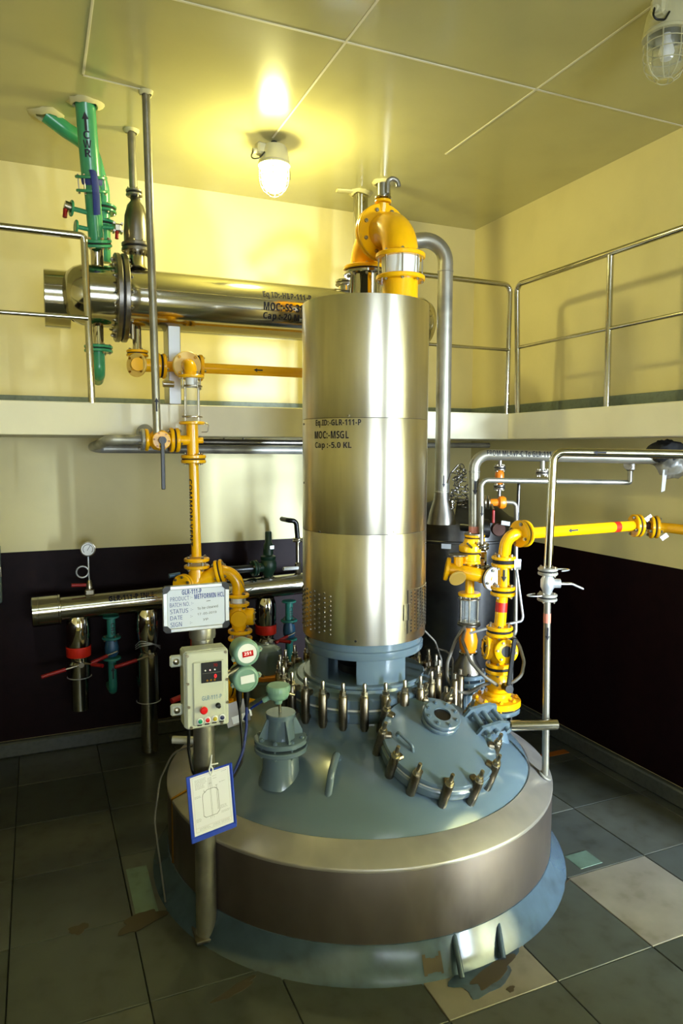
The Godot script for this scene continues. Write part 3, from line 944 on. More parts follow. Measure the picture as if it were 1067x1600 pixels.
func make_upper_pipes() -> void:
	var t := plain_pipe("gooseneck_pipe", [V(1.80, 3.10, -3.95), V(1.98, 3.21, -3.83), V(2.26, 3.245, -3.71), V(2.26, 1.72, -3.71)], 0.045, 0.13, M.pipe_grey, "thick dull grey steel gooseneck pipe dropping beside the steel guard")
	weld(V(2.26, 3.05, -3.71), Vector3.UP, 0.045, M.pipe_grey)
	weld(V(2.26, 1.745, -3.71), Vector3.UP, 0.045, M.pipe_grey)
	part("reducer", Geo.new().lathe(Transform3D(Basis.IDENTITY, V(2.26, 0, -3.71)), [Vector2(0.09, 1.55), Vector2(0.075, 1.62), Vector2(0.05, 1.70), Vector2(0.045, 1.74)], 28), M.dull_steel)
	part("arrow", arrow(V(2.26, 1.81, -3.71), V(0, -1, 0), V(-0.3, 0, 0.95), 0.045, 0.07, 0.02), M.paint_black)
	t = plain_pipe("steel_pipe", [V(0.556, HC, -3.751), V(0.578, 2.05, -3.751)], 0.02, 0, M.pipe_grey, "long thin grey steel pipe from the ceiling down past the ledge to the lever valve")
	part("arrow", arrow(V(0.577, 2.225, -3.751), Vector3.UP, V(-0.1, 0, 1), 0.02, 0.07, 0.022), M.paint_navy)
	ceiling_patch(V(0.556, HC, -3.751), 0.024)
	t = thing("steel_pipe", "thin steel pipe with a flanged cone reducer, between the ceiling and the heat exchanger", "pipe", V(0.545, 3.0, -4.2))
	part("pipe", Geo.new().rod(V(0.545, 3.4, -4.2), V(0.542, HC, -4.215), 0.022, 18), M.pipe_grey)
	joint(V(0.548, 3.413, -4.2), Vector3.UP, 0.045, 0.014, M.pipe_grey, 4, 0.007, 0.008)
	part("reducer", Geo.new().lathe(Transform3D(Basis.IDENTITY, V(0.553, 0, -4.2)), [Vector2(0.066, 3.14), Vector2(0.066, 3.2), Vector2(0.06, 3.29), Vector2(0.045, 3.345), Vector2(0.026, 3.37), Vector2(0.022, 3.41)], 30), M.dull_steel)
	joint(V(0.556, 3.118, -4.2), Vector3.UP, 0.083, 0.02, M.dull_steel, 8, 0.009, 0.008, true)
	part("nozzle", Geo.new().lathe(Transform3D(Basis.IDENTITY, V(0.556, 0, -4.2)), [Vector2(0.06, 3.002), Vector2(0.045, 3.02), Vector2(0.043, 3.1)], 28), M.polished)
	ceiling_patch(V(0.542, HC, -4.217), 0.03)
	t = plain_pipe("steel_vent_pipe", [V(2.107, HC, -4.58), V(2.107, 2.245, -4.58)], 0.05, 0, M.polished, "polished steel pipe from ceiling to ledge behind the yellow bend, nearer the lit lamp")
	ceiling_patch(V(2.107, HC, -4.58), 0.055)
	part("sealing_plaster", Geo.new().sweep(PackedVector3Array([V(1.93, HC - 0.008, -4.585), V(2.0, HC - 0.006, -4.575), V(2.06, HC - 0.006, -4.57)]), 0.03, 10, true, 0.3), M.plaster)
	t = plain_pipe("steel_vent_pipe", [V(2.16, HC, -4.34), V(2.16, 2.985, -4.27)], 0.045, 0, M.polished, "polished steel pipe between ceiling and heat exchanger, directly behind the hooked vent")
	ceiling_patch(V(2.16, HC, -4.34), 0.05)


func make_exchanger() -> void:
	var C := V(0, 2.835, -4.2)
	var t := thing("heat_exchanger", "long horizontal polished steel heat exchanger on the ledge, lettered in navy paint", "heat exchanger", V(1.3, 2.245, -4.2))
	var X := Geo.frame(V(0, 2.835, -4.2), Vector3.RIGHT)
	part("head", Geo.new().lathe(X, [Vector2(0, 0.152), Vector2(0.05, 0.156), Vector2(0.09, 0.167), Vector2(0.122, 0.186), Vector2(0.146, 0.215), Vector2(0.16, 0.25), Vector2(0.166, 0.29), Vector2(0.166, 0.43)], 56), M.polished)
	part("end_shroud", Geo.new().lathe(Geo.frame(V(0, 2.822, -4.3), Vector3.RIGHT), [Vector2(0.15, 0.2), Vector2(0.148, 0.075), Vector2(0.155, 0.07), Vector2(0.157, 0.2)].slice(0, 4), 48), M.polished)
	part("flange", Geo.new().lathe(X, [Vector2(0.16, 0.428), Vector2(0.235, 0.428), Vector2(0.239, 0.432), Vector2(0.239, 0.452), Vector2(0.235, 0.456), Vector2(0.16, 0.456)], 64), M.dull_steel)
	part("gasket", Geo.new().lathe(X, [Vector2(0.1, 0.456), Vector2(0.23, 0.456), Vector2(0.23, 0.464), Vector2(0.1, 0.464)], 48), M.gasket)
	part("flange", Geo.new().lathe(X, [Vector2(0.16, 0.464), Vector2(0.235, 0.464), Vector2(0.239, 0.468), Vector2(0.239, 0.488), Vector2(0.235, 0.492), Vector2(0.16, 0.492)], 64), M.dull_steel)
	bolts(V(0.46, 2.835, -4.2), Vector3.RIGHT, 0.208, 16, 0.0125, 0.066, null, true)
	part("shell", Geo.new().lathe(X, [Vector2(0.166, 0.492), Vector2(0.166, 2.28), Vector2(0.17, 2.282), Vector2(0.17, 2.30), Vector2(0.166, 2.302), Vector2(0.164, 2.36), Vector2(0.14, 2.41), Vector2(0.09, 2.435), Vector2(0, 2.445)], 64), M.polished)
	part("weld_seam", Geo.new().box(Transform3D(Basis.IDENTITY, C + V(1.36, 0.03, 0.1635)), V(1.7, 0.004, 0.004), 0.001), M.mirror)
	part("nozzle", Geo.new().rod(V(0.343, 2.98, -4.2), V(0.343, 3.085, -4.2), 0.034, 22), M.mirror)
	part("nozzle", Geo.new().rod(V(0.338, 2.571, -4.2), V(0.338, 2.69, -4.2), 0.029, 20), M.mirror)
	part("nozzle", Geo.new().rod(V(0.546, 2.557, -4.2), V(0.546, 2.69, -4.2), 0.025, 20), M.mirror)
	var sm := part("nozzle", Geo.new().rod(V(1.83, 2.97, -4.2), V(1.83, 3.03, -4.2), 0.045, 22), M.mirror)
	part("flange", disc(V(1.83, 3.035, -4.2), Vector3.UP, 0.065, 0.014), M.dull_steel, sm)
	part("flange", disc(V(1.83, 3.055, -4.2), Vector3.UP, 0.065, 0.014), M.polished, sm)
	part("drain_nozzle", Geo.new().rod(V(0.51, 2.6, -4.1), V(0.51, 2.68, -4.1), 0.012, 12), M.bolt)
	for x in [0.74, 2.05]:
		var s := part("saddle", block(V(x - 0.035, 2.245, -4.28), V(x + 0.035, 2.70, -4.12), 0.004), M.alu)
		part("base_plate", block(V(x - 0.09, 2.2435, -4.29), V(x + 0.09, 2.255, -4.11), 0.003), M.dull_steel, s)
	part("strut", block(V(0.63, 2.244, -4.24), V(0.655, 2.70, -4.2), 0.003), M.dull_steel)
	part("clamp_stub", Geo.new().rod(V(0.66, 2.36, -4.05), V(0.72, 2.36, -4.05), 0.018, 14), M.bolt)
	var g := Geo.new()
	for l in [["Eq ID:-HEP-111-P", 20.5, 0.30, 0.048, 1.39], ["MOC:-SS-316", -2.5, 0.27, 0.046, 1.376], ["Cap :-20 M²", -23.0, 0.245, 0.05, 1.363]]:
		var f := on(V(l[4], 2.835, -4.2), Vector3.RIGHT, V(0, sin(deg_to_rad(l[1])), cos(deg_to_rad(l[1]))))
		write(g, l[0], f, l[2], l[3], 0.166, "along", 0.0022)
	part("lettering", g, M.paint_navy)


func make_green_pipes() -> void:
	var a := V(0.343, 3.10, -4.2)
	var b := V(0.288, HC, -3.992)
	var d := (b - a).normalized()
	var t := thing("cooling_water_pipe", "upright bright green water pipe lettered CWR, with a blue cloth tied round its flanges", "pipe", a)
	var gr := M.green as Material
	part("pipe", Geo.new().rod(a.lerp(b, 0.02), a.lerp(b, 0.47), 0.041, 26), gr)
	part("pipe", Geo.new().rod(a.lerp(b, 0.47), b, 0.05, 28), gr)
	joint(a.lerp(b, 0.03), d, 0.082, 0.016, gr, 6, 0.009, 0.008)
	part("flange", disc(a.lerp(b, 0.405), d, 0.082, 0.015), gr)
	part("flange", disc(a.lerp(b, 0.50), d, 0.082, 0.015), gr)
	bolts(a.lerp(b, 0.45), d, 0.066, 6, 0.007, 0.08)
	# lettering and arrow run up the pipe
	var fz := (V(-0.2, 0, 0.98) - d * V(-0.2, 0, 0.98).dot(d)).normalized()
	var f := Transform3D(Basis(d.cross(fz), d, fz), a)
	var g := Geo.new()
	var k := 0
	for s in ["C", "W", "R"]:
		var x := f
		x.origin = a.lerp(b, 0.785 - k * 0.061)
		write(g, s, x, 0.03 if s != "W" else 0.04, 0.037, 0.05, "round", 0.003)
		k += 1
	part("lettering", g, M.paint_navy)
	part("arrow", arrow(a.lerp(b, 0.875), d, fz, 0.05, 0.085, 0.034), M.paint_black)
	var tie := part("cloth_tie", Geo.new().lathe(Geo.frame(a.lerp(b, 0.475), d), [Vector2(0.052, -0.02), Vector2(0.056, -0.01), Vector2(0.058, 0.01), Vector2(0.052, 0.022)], 20, -1.2, 1.5), M.tie_blue)
	part("cloth_end", Geo.new().sweep(Geo.path([a.lerp(b, 0.52) + V(0.005, 0, 0.055), a.lerp(b, 0.47) + V(0.008, 0, 0.086), a.lerp(b, 0.36) + V(0.01, 0, 0.085), a.lerp(b, 0.22) + V(0.01, 0, 0.05)], 0.03), 0.02, 10, true, 0.4), M.tie_blue, tie)
	# side branches
	var l0 := a.lerp(b, 0.24)
	part("branch", Geo.new().rod(l0, l0 + V(-0.115, 0.01, 0.02), 0.0125, 14), gr)
	part("branch_flange", disc(l0 + V(-0.115, 0.01, 0.02), V(-1, 0.05, 0.2), 0.042, 0.012), gr)
	var bl := part("branch_valve", Geo.new().rod(l0 + V(-0.12, 0.012, 0.02), l0 + V(-0.15, 0.02, 0.025), 0.026, 14), M.bolt)
	part("grip", Geo.new().rod(l0 + V(-0.145, 0.0, 0.03), l0 + V(-0.15, -0.045, 0.035), 0.012, 10), M.red_grip, bl)
	var l1 := a.lerp(b, 0.12)
	part("branch", Geo.new().rod(l1, l1 + V(-0.1, 0.005, 0.02), 0.012, 12), gr)
	part("branch_flange", disc(l1 + V(-0.1, 0.005, 0.02), V(-1, 0.05, 0.2), 0.035, 0.012), gr)
	var r0 := a.lerp(b, 0.15)
	part("branch", Geo.new().rod(r0, r0 + V(0.1, 0.0, 0.02), 0.01, 12), gr)
	var rv := part("branch_valve", Geo.new().box(on(r0 + V(0.115, 0, 0.02), Vector3.RIGHT, V(0, 0, 1)), V(0.04, 0.044, 0.04), 0.008), M.bolt)
	for q in [V(-0.02, 0.02, 0), V(0.02, 0.02, 0), V(-0.02, -0.02, 0), V(0.02, -0.02, 0)]:
		part("bolt", Geo.new().rod(r0 + V(0.115, 0, 0.0) + q, r0 + V(0.115, 0, 0.05) + q, 0.007, 8), M.bolt, rv)
	part("grip", Geo.new().rod(r0 + V(0.11, -0.02, 0.03), r0 + V(0.108, -0.06, 0.035), 0.01, 10), M.red_grip, rv)
	ceiling_patch(b, 0.055)
	t = thing("cooling_water_pipe", "second green water pipe, its bend reaching the ceiling just behind the lettered one", "pipe", V(0.40, 3.2, -4.33))
	part("pipe", Geo.new().pipe([V(0.105, HC - 0.004, -4.20), V(0.20, 3.70, -4.22), V(0.33, 3.66, -4.28), V(0.39, 3.45, -4.33), V(0.39, 3.06, -4.36)], 0.042, 0.14, 22), gr)
	joint(V(0.392, 3.345, -4.335), Vector3.UP, 0.075, 0.014, gr, 6, 0.007, 0.012)
	joint(V(0.392, 3.26, -4.335), Vector3.UP, 0.072, 0.014, gr, 6, 0.007, 0.01)
	ceiling_patch(V(0.11, HC, -4.21), 0.06)
	t = thing("cooling_water_elbow", "short green pipe elbow hanging under the heat exchanger's steel head", "pipe", V(0.338, 2.55, -4.2))
	joint(V(0.338, 2.55, -4.2), Vector3.UP, 0.076, 0.016, gr, 6, 0.008, 0.006, false, M.green)
	part("elbow", Geo.new().pipe([V(0.338, 2.55, -4.2), V(0.338, 2.415, -4.2), V(0.345, 2.40, -4.4)], 0.033, 0.05, 22), gr)


func make_railings() -> void:
	var t := thing("railing", "polished steel handrail at the left, ending in a post in front of the exchanger's head", "railing", V(0.27, 2.243, -3.96))
	part("top_rail", Geo.new().pipe([V(-1.74, 3.085, -3.95), V(0.258, 3.082, -3.95), V(0.262, 3.05, -3.95)], 0.0185, 0.02, 14), M.polished)
	part("middle_rail", Geo.new().rod(V(-1.74, 2.671, -3.95), V(0.27, 2.671, -3.95), 0.0115, 12), M.polished)
	part("post", Geo.new().rod(V(0.281, 2.24, -3.99), V(0.261, 3.08, -3.95), 0.0185, 14), M.polished)
	part("post", Geo.new().rod(V(-0.9, 2.24, -3.985), V(-0.9, 3.08, -3.95), 0.0185, 14), M.polished)
	t = thing("railing", "polished steel handrail along the back ledge, running behind the thick gooseneck pipe", "railing", V(2.9, 2.243, -3.985))
	part("top_rail", Geo.new().pipe([V(2.0, 3.083, -3.95), V(2.902, 3.08, -3.95), V(2.921, 2.24, -3.985)], 0.0165, 0.05, 14), M.polished)
	part("middle_rail", Geo.new().rod(V(2.0, 2.661, -3.95), V(2.912, 2.661, -3.96), 0.0105, 12), M.polished)
	part("post", Geo.new().rod(V(2.0, 2.24, -3.985), V(2.0, 3.085, -3.95), 0.017, 14), M.polished)
	t = thing("railing", "polished steel handrail on the ledge along the right-hand wall", "railing", V(2.95, 2.243, -3.93))
	part("top_rail", Geo.new().pipe([V(2.95, 2.24, -3.90), V(2.945, 3.082, -3.935), V(2.95, 3.087, -0.5)], 0.0175, 0.05, 14), M.polished)
	part("middle_rail", Geo.new().rod(V(2.95, 2.673, -3.915), V(2.95, 2.673, -0.5), 0.011, 12), M.polished)
	for z in [-3.11, -2.25, -1.4]:
		part("post", Geo.new().rod(V(2.95, 2.24, z + 0.01), V(2.95, 3.085, z), 0.0175, 14), M.polished)


# ---------- lamps ----------
func make_lamp(at: Vector3, lit: bool, label: String, turn: float) -> void:
	var t := thing("bulkhead_lamp", label, "lamp", at)
	var A := Transform3D(Basis.from_euler(V(0, turn, 0)), at)
	part("housing", Geo.new().lathe(A, [Vector2(0.084, -0.125), Vector2(0.09, -0.12), Vector2(0.086, -0.09), Vector2(0.078, -0.05), Vector2(0.07, -0.03), Vector2(0.045, -0.02), Vector2(0, -0.02)], 36), M.cream_lamp)
	part("stem", Geo.new().rod(A * V(0, -0.022, 0), A * V(0, 0, 0), 0.018, 12), M.gasket)
	part("junction_box", Geo.new().box(A * Transform3D(Basis.IDENTITY, V(-0.085, -0.06, 0.0)), V(0.06, 0.065, 0.055), 0.01), M.cream_lamp)
	part("cable_gland", Geo.new().lathe(A * Geo.frame(V(-0.115, -0.075, 0.0), V(-1, -0.3, 0)), [Vector2(0, 0), Vector2(0.014, 0), Vector2(0.014, 0.02), Vector2(0.01, 0.024), Vector2(0, 0.024)], 12), M.cream_lamp)
	part("cable", Geo.new().pipe([A * V(-0.135, -0.08, 0), A * V(-0.155, -0.13, 0.0), A * V(-0.11, -0.125, 0.03), A * V(-0.08, -0.085, 0.035)], 0.004, 0.02, 8), M.black)
	var prof := [Vector2(0, -0.285), Vector2(0.03, -0.28), Vector2(0.055, -0.262), Vector2(0.07, -0.232), Vector2(0.075, -0.19), Vector2(0.075, -0.125)]
	if lit:
		part("lamp_globe", Geo.new().lathe(A, prof, 32), M.lamp_glow)
	else:
		part("glass_globe", Geo.new().lathe(A, prof, 32), M.glass)
		part("bulb", Geo.new().lathe(A, [Vector2(0, -0.225), Vector2(0.022, -0.215), Vector2(0.03, -0.19), Vector2(0.024, -0.165), Vector2(0.014, -0.14), Vector2(0.014, -0.12)], 20), M.white)
	part("guard_ring", Geo.new().lathe(A, [Vector2(0.076, -0.135), Vector2(0.092, -0.135), Vector2(0.092, -0.125), Vector2(0.076, -0.125)], 36), M.cream_lamp)
	for k in 8:
		var a := TAU * k / 8 + 0.2
		var p: Array = []
		for q in [Vector2(0.086, -0.13), Vector2(0.086, -0.2), Vector2(0.08, -0.24), Vector2(0.062, -0.275), Vector2(0.03, -0.297)]:
			p.append(A * V(q.x * sin(a), q.y, q.x * cos(a)))
		part("guard_wire", Geo.new().pipe(p, 0.0022, 0.03, 6), M.cream_lamp)
	for q in [Vector2(0.0865, -0.165), Vector2(0.086, -0.2), Vector2(0.08, -0.24), Vector2(0.03, -0.297)]:
		var p := PackedVector3Array()
		for k in 33:
			p.append(A * V(q.x * sin(TAU * k / 32), q.y, q.x * cos(TAU * k / 32)))
		part("guard_wire", Geo.new().sweep(p, 0.002, 6, false), M.cream_lamp)
	part("screw", Geo.new().rod(A * V(0.09, -0.15, 0.02), A * V(0.09, -0.2, 0.02), 0.006, 8), M.bolt)


# ---------- the yellow feed line at the left ----------
func sight_tube(at0: Vector3, at1: Vector3, r: float, ring: float, rods: int, m: Material) -> void:
	part("glass_tube", Geo.new().lathe(Geo.frame(at0, at1 - at0), [Vector2(r, 0), Vector2(r, at0.distance_to(at1))], 24), M.glass)
	var d := (at1 - at0).normalized()
	for s in [0.03, 0.97]:
		part("clamp_ring", disc(at0.lerp(at1, s), d, ring, 0.008, r, 32), M.bolt)
	var f := Geo.frame(at0, d)
	for k in rods:
		var a := TAU * k / rods + 0.5
		var o := f.basis * V(sin(a), 0, cos(a)) * (ring * 0.88)
		part("tie_rod", Geo.new().rod(at0 + o - d * 0.02, at1 + o + d * 0.02, 0.0042, 8), M.bolt)


func make_left_line() -> void:
	var y := M.yellow as Material
	var x := 0.767
	var z := -3.80
	var t := thing("yellow_feed_pipe", "yellow upright pipe with glass sight tube and tee, joined to a long horizontal run", "pipe", V(x, 1.42, z))
	part("pipe", Geo.new().rod(V(0.781, 1.42, z), V(0.773, 1.93, z), 0.026, 24), y)
	joint(V(0.773, 1.946, z), Vector3.UP, 0.066, 0.018, y, 4, 0.009, 0.007)
	part("tee", Geo.new().rod(V(0.771, 1.96, z), V(0.768, 2.13, z), 0.031, 24), y)
	part("tee_branch", Geo.new().rod(V(0.77, 2.046, z), V(0.698, 2.046, z), 0.026, 22), y)
	part("stub", Geo.new().rod(V(0.77, 2.046, z), V(0.825, 2.046, z), 0.016, 16), y)
	part("flange", disc(V(0.768, 2.137, z), Vector3.UP, 0.068, 0.016), y)
	part("earth_strap", Geo.new().pipe([V(0.83, 2.14, z + 0.02), V(0.85, 2.13, z + 0.03), V(0.845, 2.09, z + 0.03), V(0.815, 2.09, z + 0.02)], 0.003, 0.01, 6), M.bolt)
	sight_tube(V(0.769, 2.165, z), V(0.770, 2.335, z), 0.03, 0.055, 4, M.bolt)
	part("collar", Geo.new().rod(V(0.77, 2.325, z), V(0.769, 2.372, z), 0.031, 24), M.ptfe)
	part("flange", disc(V(0.768, 2.38, z), Vector3.UP, 0.068, 0.016), y)
	bolts(V(0.768, 2.36, z), Vector3.UP, 0.055, 4, 0.007, 0.075)
	part("elbow", Geo.new().pipe([V(0.768, 2.385, z), V(0.766, 2.445, z), V(0.766, 2.45, z - 0.11)], 0.033, 0.06, 22), y)
	part("flange", disc(V(0.766, 2.45, z - 0.10), V(0, 0, 1), 0.076, 0.016, 0, 40), M.yellow_pale)
	part("flange", disc(V(0.766, 2.45, z - 0.122), V(0, 0, 1), 0.076, 0.016, 0, 40), y)
	bolts(V(0.766, 2.45, z - 0.11), V(0, 0, 1), 0.06, 4, 0.009, 0.04, null, true, M.brass, 0.785)
	part("pipe", Geo.new().rod(V(0.766, 2.45, z - 0.15), V(0.766, 2.45, -4.1), 0.028, 20), y)
	part("run", Geo.new().rod(V(0.5, 2.462, -4.1), V(1.75, 2.462, -4.1), 0.0295, 24), y)
	part("arrow", arrow(V(1.215, 2.462, -4.1), Vector3.LEFT, V(0, 0, 1), 0.0295, 0.055, 0.022), M.paint_black)
	joint(V(0.865, 2.462, -4.1), Vector3.RIGHT, 0.075, 0.02, y, 4, 0.009, 0.012)
	joint(V(0.66, 2.462, -4.1), Vector3.RIGHT, 0.07, 0.018, y, 4, 0.009, 0.012)
	part("cross", Geo.new().rod(V(0.53, 2.462, -4.17), V(0.53, 2.462, -4.06), 0.036, 22), y)
	part("elbow_body", Geo.new().pipe([V(0.545, 2.50, -4.16), V(0.54, 2.462, -4.10), V(0.62, 2.462, -4.09)], 0.036, 0.05, 22), y)
	part("blank_flange", disc(V(0.528, 2.462, -4.10), V(-0.75, 0, 0.75), 0.066, 0.016, 0, 36), M.yellow_pale)
	bolts(V(0.528, 2.462, -4.10), V(-0.75, 0, 0.75), 0.052, 4, 0.007, 0.02, null, true, M.brass, 0.785)
	part("riser", Geo.new().rod(V(0.546, 2.46, -4.2), V(0.546, 2.53, -4.2), 0.026, 20), y)
	joint(V(0.546, 2.537, -4.2), Vector3.UP, 0.06, 0.015, y, 4, 0.008, 0.006)
	var g := Geo.new()
	var f := on(V(0.777, 1.66, z), V(0, -1, 0), V(-0.9, 0, 0.35))
	write(g, "COMMON VENT", f, 0.36, 0.028, 0.0265, "along", 0.0025)
	part("lettering", g, M.paint_black)
	# quarter-turn valve on the branch
	t = thing("ball_valve", "yellow flanged ball valve with a long black lever hanging straight down", "valve", V(0.595, 2.04, z))
	joint(V(0.672, 2.046, z), Vector3.RIGHT, 0.065, 0.02, y, 4, 0.009, 0.009)
	part("body", Geo.new().lathe(Geo.frame(V(0.595, 2.046, z), Vector3.RIGHT), [Vector2(0.03, -0.055), Vector2(0.034, -0.045), Vector2(0.05, -0.03), Vector2(0.056, 0), Vector2(0.05, 0.03), Vector2(0.034, 0.045), Vector2(0.03, 0.07)], 30), y)
	part("bonnet", disc(V(0.597, 2.044, z + 0.055), V(0, 0, 1), 0.048, 0.03, 0, 32), y)
	part("flange", disc(V(0.53, 2.046, z), Vector3.RIGHT, 0.058, 0.018), y)
	bolts(V(0.597, 2.044, z + 0.062), V(0, 0, 1), 0.038, 6, 0.005, 0.025, null, false, M.yellow_old)
	part("stem", Geo.new().rod(V(0.597, 2.044, z + 0.06), V(0.597, 2.044, z + 0.105), 0.019, 14), M.black)
	part("lever", Geo.new().box(Transform3D(Basis.IDENTITY, V(0.596, 1.925, z + 0.1)), V(0.02, 0.265, 0.012), 0.003), M.black)
	# galvanised pipe that turns back along the wall
	t = thing("galvanised_pipe", "galvanised steel pipe with a mitred elbow, leaving the yellow lever valve to the left", "pipe", V(0.49, 2.04, z))
	part("flange", disc(V(0.51, 2.046, z), Vector3.RIGHT, 0.058, 0.018), M.galv)
	part("pipe", Geo.new().pipe([V(0.505, 2.046, z), V(0.36, 2.046, z), V(0.335, 2.04, z - 0.02), V(0.30, 2.01, -4.3), V(0.34, 2.0, -4.42), V(1.75, 1.992, -4.45)], 0.026, 0.05, 22), M.galv)
	part("elbow_flange", disc(V(0.53, 2.085, z - 0.06), V(-0.5, 0.3, 1), 0.045, 0.018), M.galv)
	bolts(V(0.505, 2.046, z), Vector3.RIGHT, 0.046, 4, 0.007, 0.02)
	part("hanger", Geo.new().rod(V(1.1, 2.0, -4.45), V(1.1, 2.07, -4.45), 0.006, 8), M.dull_steel)
	t = plain_pipe("steel_pipe", [V(0.80, 2.043, -4.35), V(1.75, 2.040, -4.35)], 0.02, 0, M.dull_steel, "thin dark steel pipe close under the ledge, running behind the steel guard")
	part("hanger", Geo.new().rod(V(1.2, 2.04, -4.35), V(1.2, 2.07, -4.35), 0.006, 8), M.dull_steel)


func make_left_stack() -> void:
	var y := M.yellow as Material
	var t := thing("yellow_cross", "yellow cross fitting with three flanged arms behind the whiteboard", "pipe fitting", V(0.777, 1.2, -3.785))
	joint(V(0.779, 1.387, -3.785), Vector3.UP, 0.068, 0.018, y, 4, 0.009, 0.02)
	part("body", Geo.new().lathe(Transform3D(Basis.IDENTITY, V(0.777, 0, -3.785)), [Vector2(0.036, 1.1), Vector2(0.04, 1.2), Vector2(0.05, 1.24), Vector2(0.052, 1.3), Vector2(0.042, 1.335), Vector2(0.04, 1.36)], 28), y)
	part("arm", Geo.new().rod(V(0.777, 1.275, -3.785), V(0.70, 1.28, -3.76), 0.04, 22), y)
	joint(V(0.70, 1.28, -3.76), V(-0.35, 0, 0.4), 0.055, 0.016, y, 6, 0.008, 0.008)
	part("arm", Geo.new().pipe([V(0.77, 1.27, -3.775), V(0.83, 1.31, -3.755), V(0.88, 1.335, -3.735)], 0.04, 0.05, 22), y)
	part("lower_pipe", Geo.new().rod(V(0.775, 0.75, -3.79), V(0.777, 1.12, -3.785), 0.036, 22), y)
	part("band", Geo.new().rod(V(0.7755, 0.93, -3.788), V(0.7765, 1.02, -3.786), 0.0375, 22), M.red_band)
	part("valve_arm", Geo.new().rod(V(0.69, 1.33, -3.80), V(0.63, 1.325, -3.79), 0.012, 10), M.valve_blue)
	t = thing("yellow_elbow_line", "yellow elbow and flanged sight valve stepping down to the reactor, right of the whiteboard", "pipe", V(0.985, 0.60, -3.69))
	joint(V(0.892, 1.34, -3.731), V(1, 0.25, 0.35), 0.066, 0.018, y, 4, 0.009, 0.008)
	part("elbow", Geo.new().pipe([V(0.895, 1.342, -3.73), V(0.985, 1.342, -3.694), V(0.982, 1.22, -3.693)], 0.033, 0.088, 24), y)
	joint(V(0.981, 1.188, -3.693), Vector3.UP, 0.06, 0.018, y, 4, 0.01, 0.03)
	part("collar", Geo.new().rod(V(0.981, 1.17, -3.693), V(0.981, 1.205, -3.693), 0.035, 20), M.ptfe)
	part("valve_body", Geo.new().lathe(Transform3D(Basis.IDENTITY, V(0.984, 0, -3.692)), [Vector2(0.036, 1.02), Vector2(0.04, 1.05), Vector2(0.052, 1.075), Vector2(0.054, 1.11), Vector2(0.045, 1.14), Vector2(0.036, 1.16)], 28), y)
	part("side_cover", Geo.new().lathe(Geo.frame(V(0.99, 1.095, -3.69), V(0.92, 0, 0.39)), [Vector2(0, 0.02), Vector2(0.044, 0.02), Vector2(0.046, 0.04), Vector2(0.046, 0.07), Vector2(0.04, 0.076), Vector2(0, 0.076)], 28), y)
	part("side_cover", Geo.new().lathe(Geo.frame(V(0.985, 1.095, -3.69), V(-0.3, 0, 0.95)), [Vector2(0, 0.02), Vector2(0.042, 0.02), Vector2(0.042, 0.062), Vector2(0, 0.062)], 28), y)
	bolts(V(1.05, 1.095, -3.665), V(0.92, 0, 0.39), 0.036, 6, 0.006, 0.02)
	joint(V(0.989, 0.995, -3.689), Vector3.UP, 0.066, 0.018, y, 4, 0.009, 0.022)
	part("pipe", Geo.new().rod(V(0.987, 0.62, -3.69), V(0.989, 0.98, -3.689), 0.038, 24), y)
	part("side_arm", Geo.new().rod(V(0.987, 0.735, -3.69), V(0.90, 0.735, -3.66), 0.042, 24), y)
	joint(V(0.90, 0.735, -3.66), V(-1, 0, 0.35), 0.075, 0.02, y, 6, 0.009, 0.012)
	part("base_flange", disc(V(0.985, 0.592, -3.69), Vector3.UP, 0.108, 0.032, 0, 44), y)
	bolts(V(0.985, 0.59, -3.69), Vector3.UP, 0.085, 6, 0.011, 0.032, null, true, y)
	for q in [[V(1.02, 1.235, -3.67), V(0.985, 1.30, -3.665)], [V(1.02, 1.235, -3.67), V(1.06, 1.252, -3.66)]]:
		part("earth_wire", Geo.new().rod(q[0], q[1], 0.0025, 6), M.bolt)
	t = thing("nozzle_cap", "grey drum with a worn yellow flange, half hidden behind the twin round transmitters", "fitting", V(1.175, 0.70, -3.84))
	part("flange", disc(V(1.175, 0.714, -3.84), Vector3.UP, 0.13, 0.026, 0, 44), M.yellow_old)
	part("drum", Geo.new().lathe(Transform3D(Basis.IDENTITY, V(1.175, 0, -3.84)), [Vector2(0.098, 0.727), Vector2(0.098, 0.84), Vector2(0.09, 0.86), Vector2(0.06, 0.875), Vector2(0, 0.878)], 36), M.blue)
	bolts(V(1.175, 0.714, -3.84), Vector3.UP, 0.114, 8, 0.01, 0.026)
	t = thing("junction_plate", "small grey plate with a white label leaning on the reactor beneath the twin transmitters", "plate", V(0.86, 0.66, -3.3))
	part("plate", Geo.new().box(on(V(0.862, 0.712, -3.30), V(1, 0.18, -0.1), V(-0.1, 0.35, 1)), V(0.12, 0.11, 0.006), 0.001), M.dull_steel)
	part("label", Geo.new().box(on(V(0.872, 0.687, -3.287), V(1, 0.18, -0.1), V(-0.1, 0.35, 1)), V(0.07, 0.035, 0.002), 0.0004), M.white)


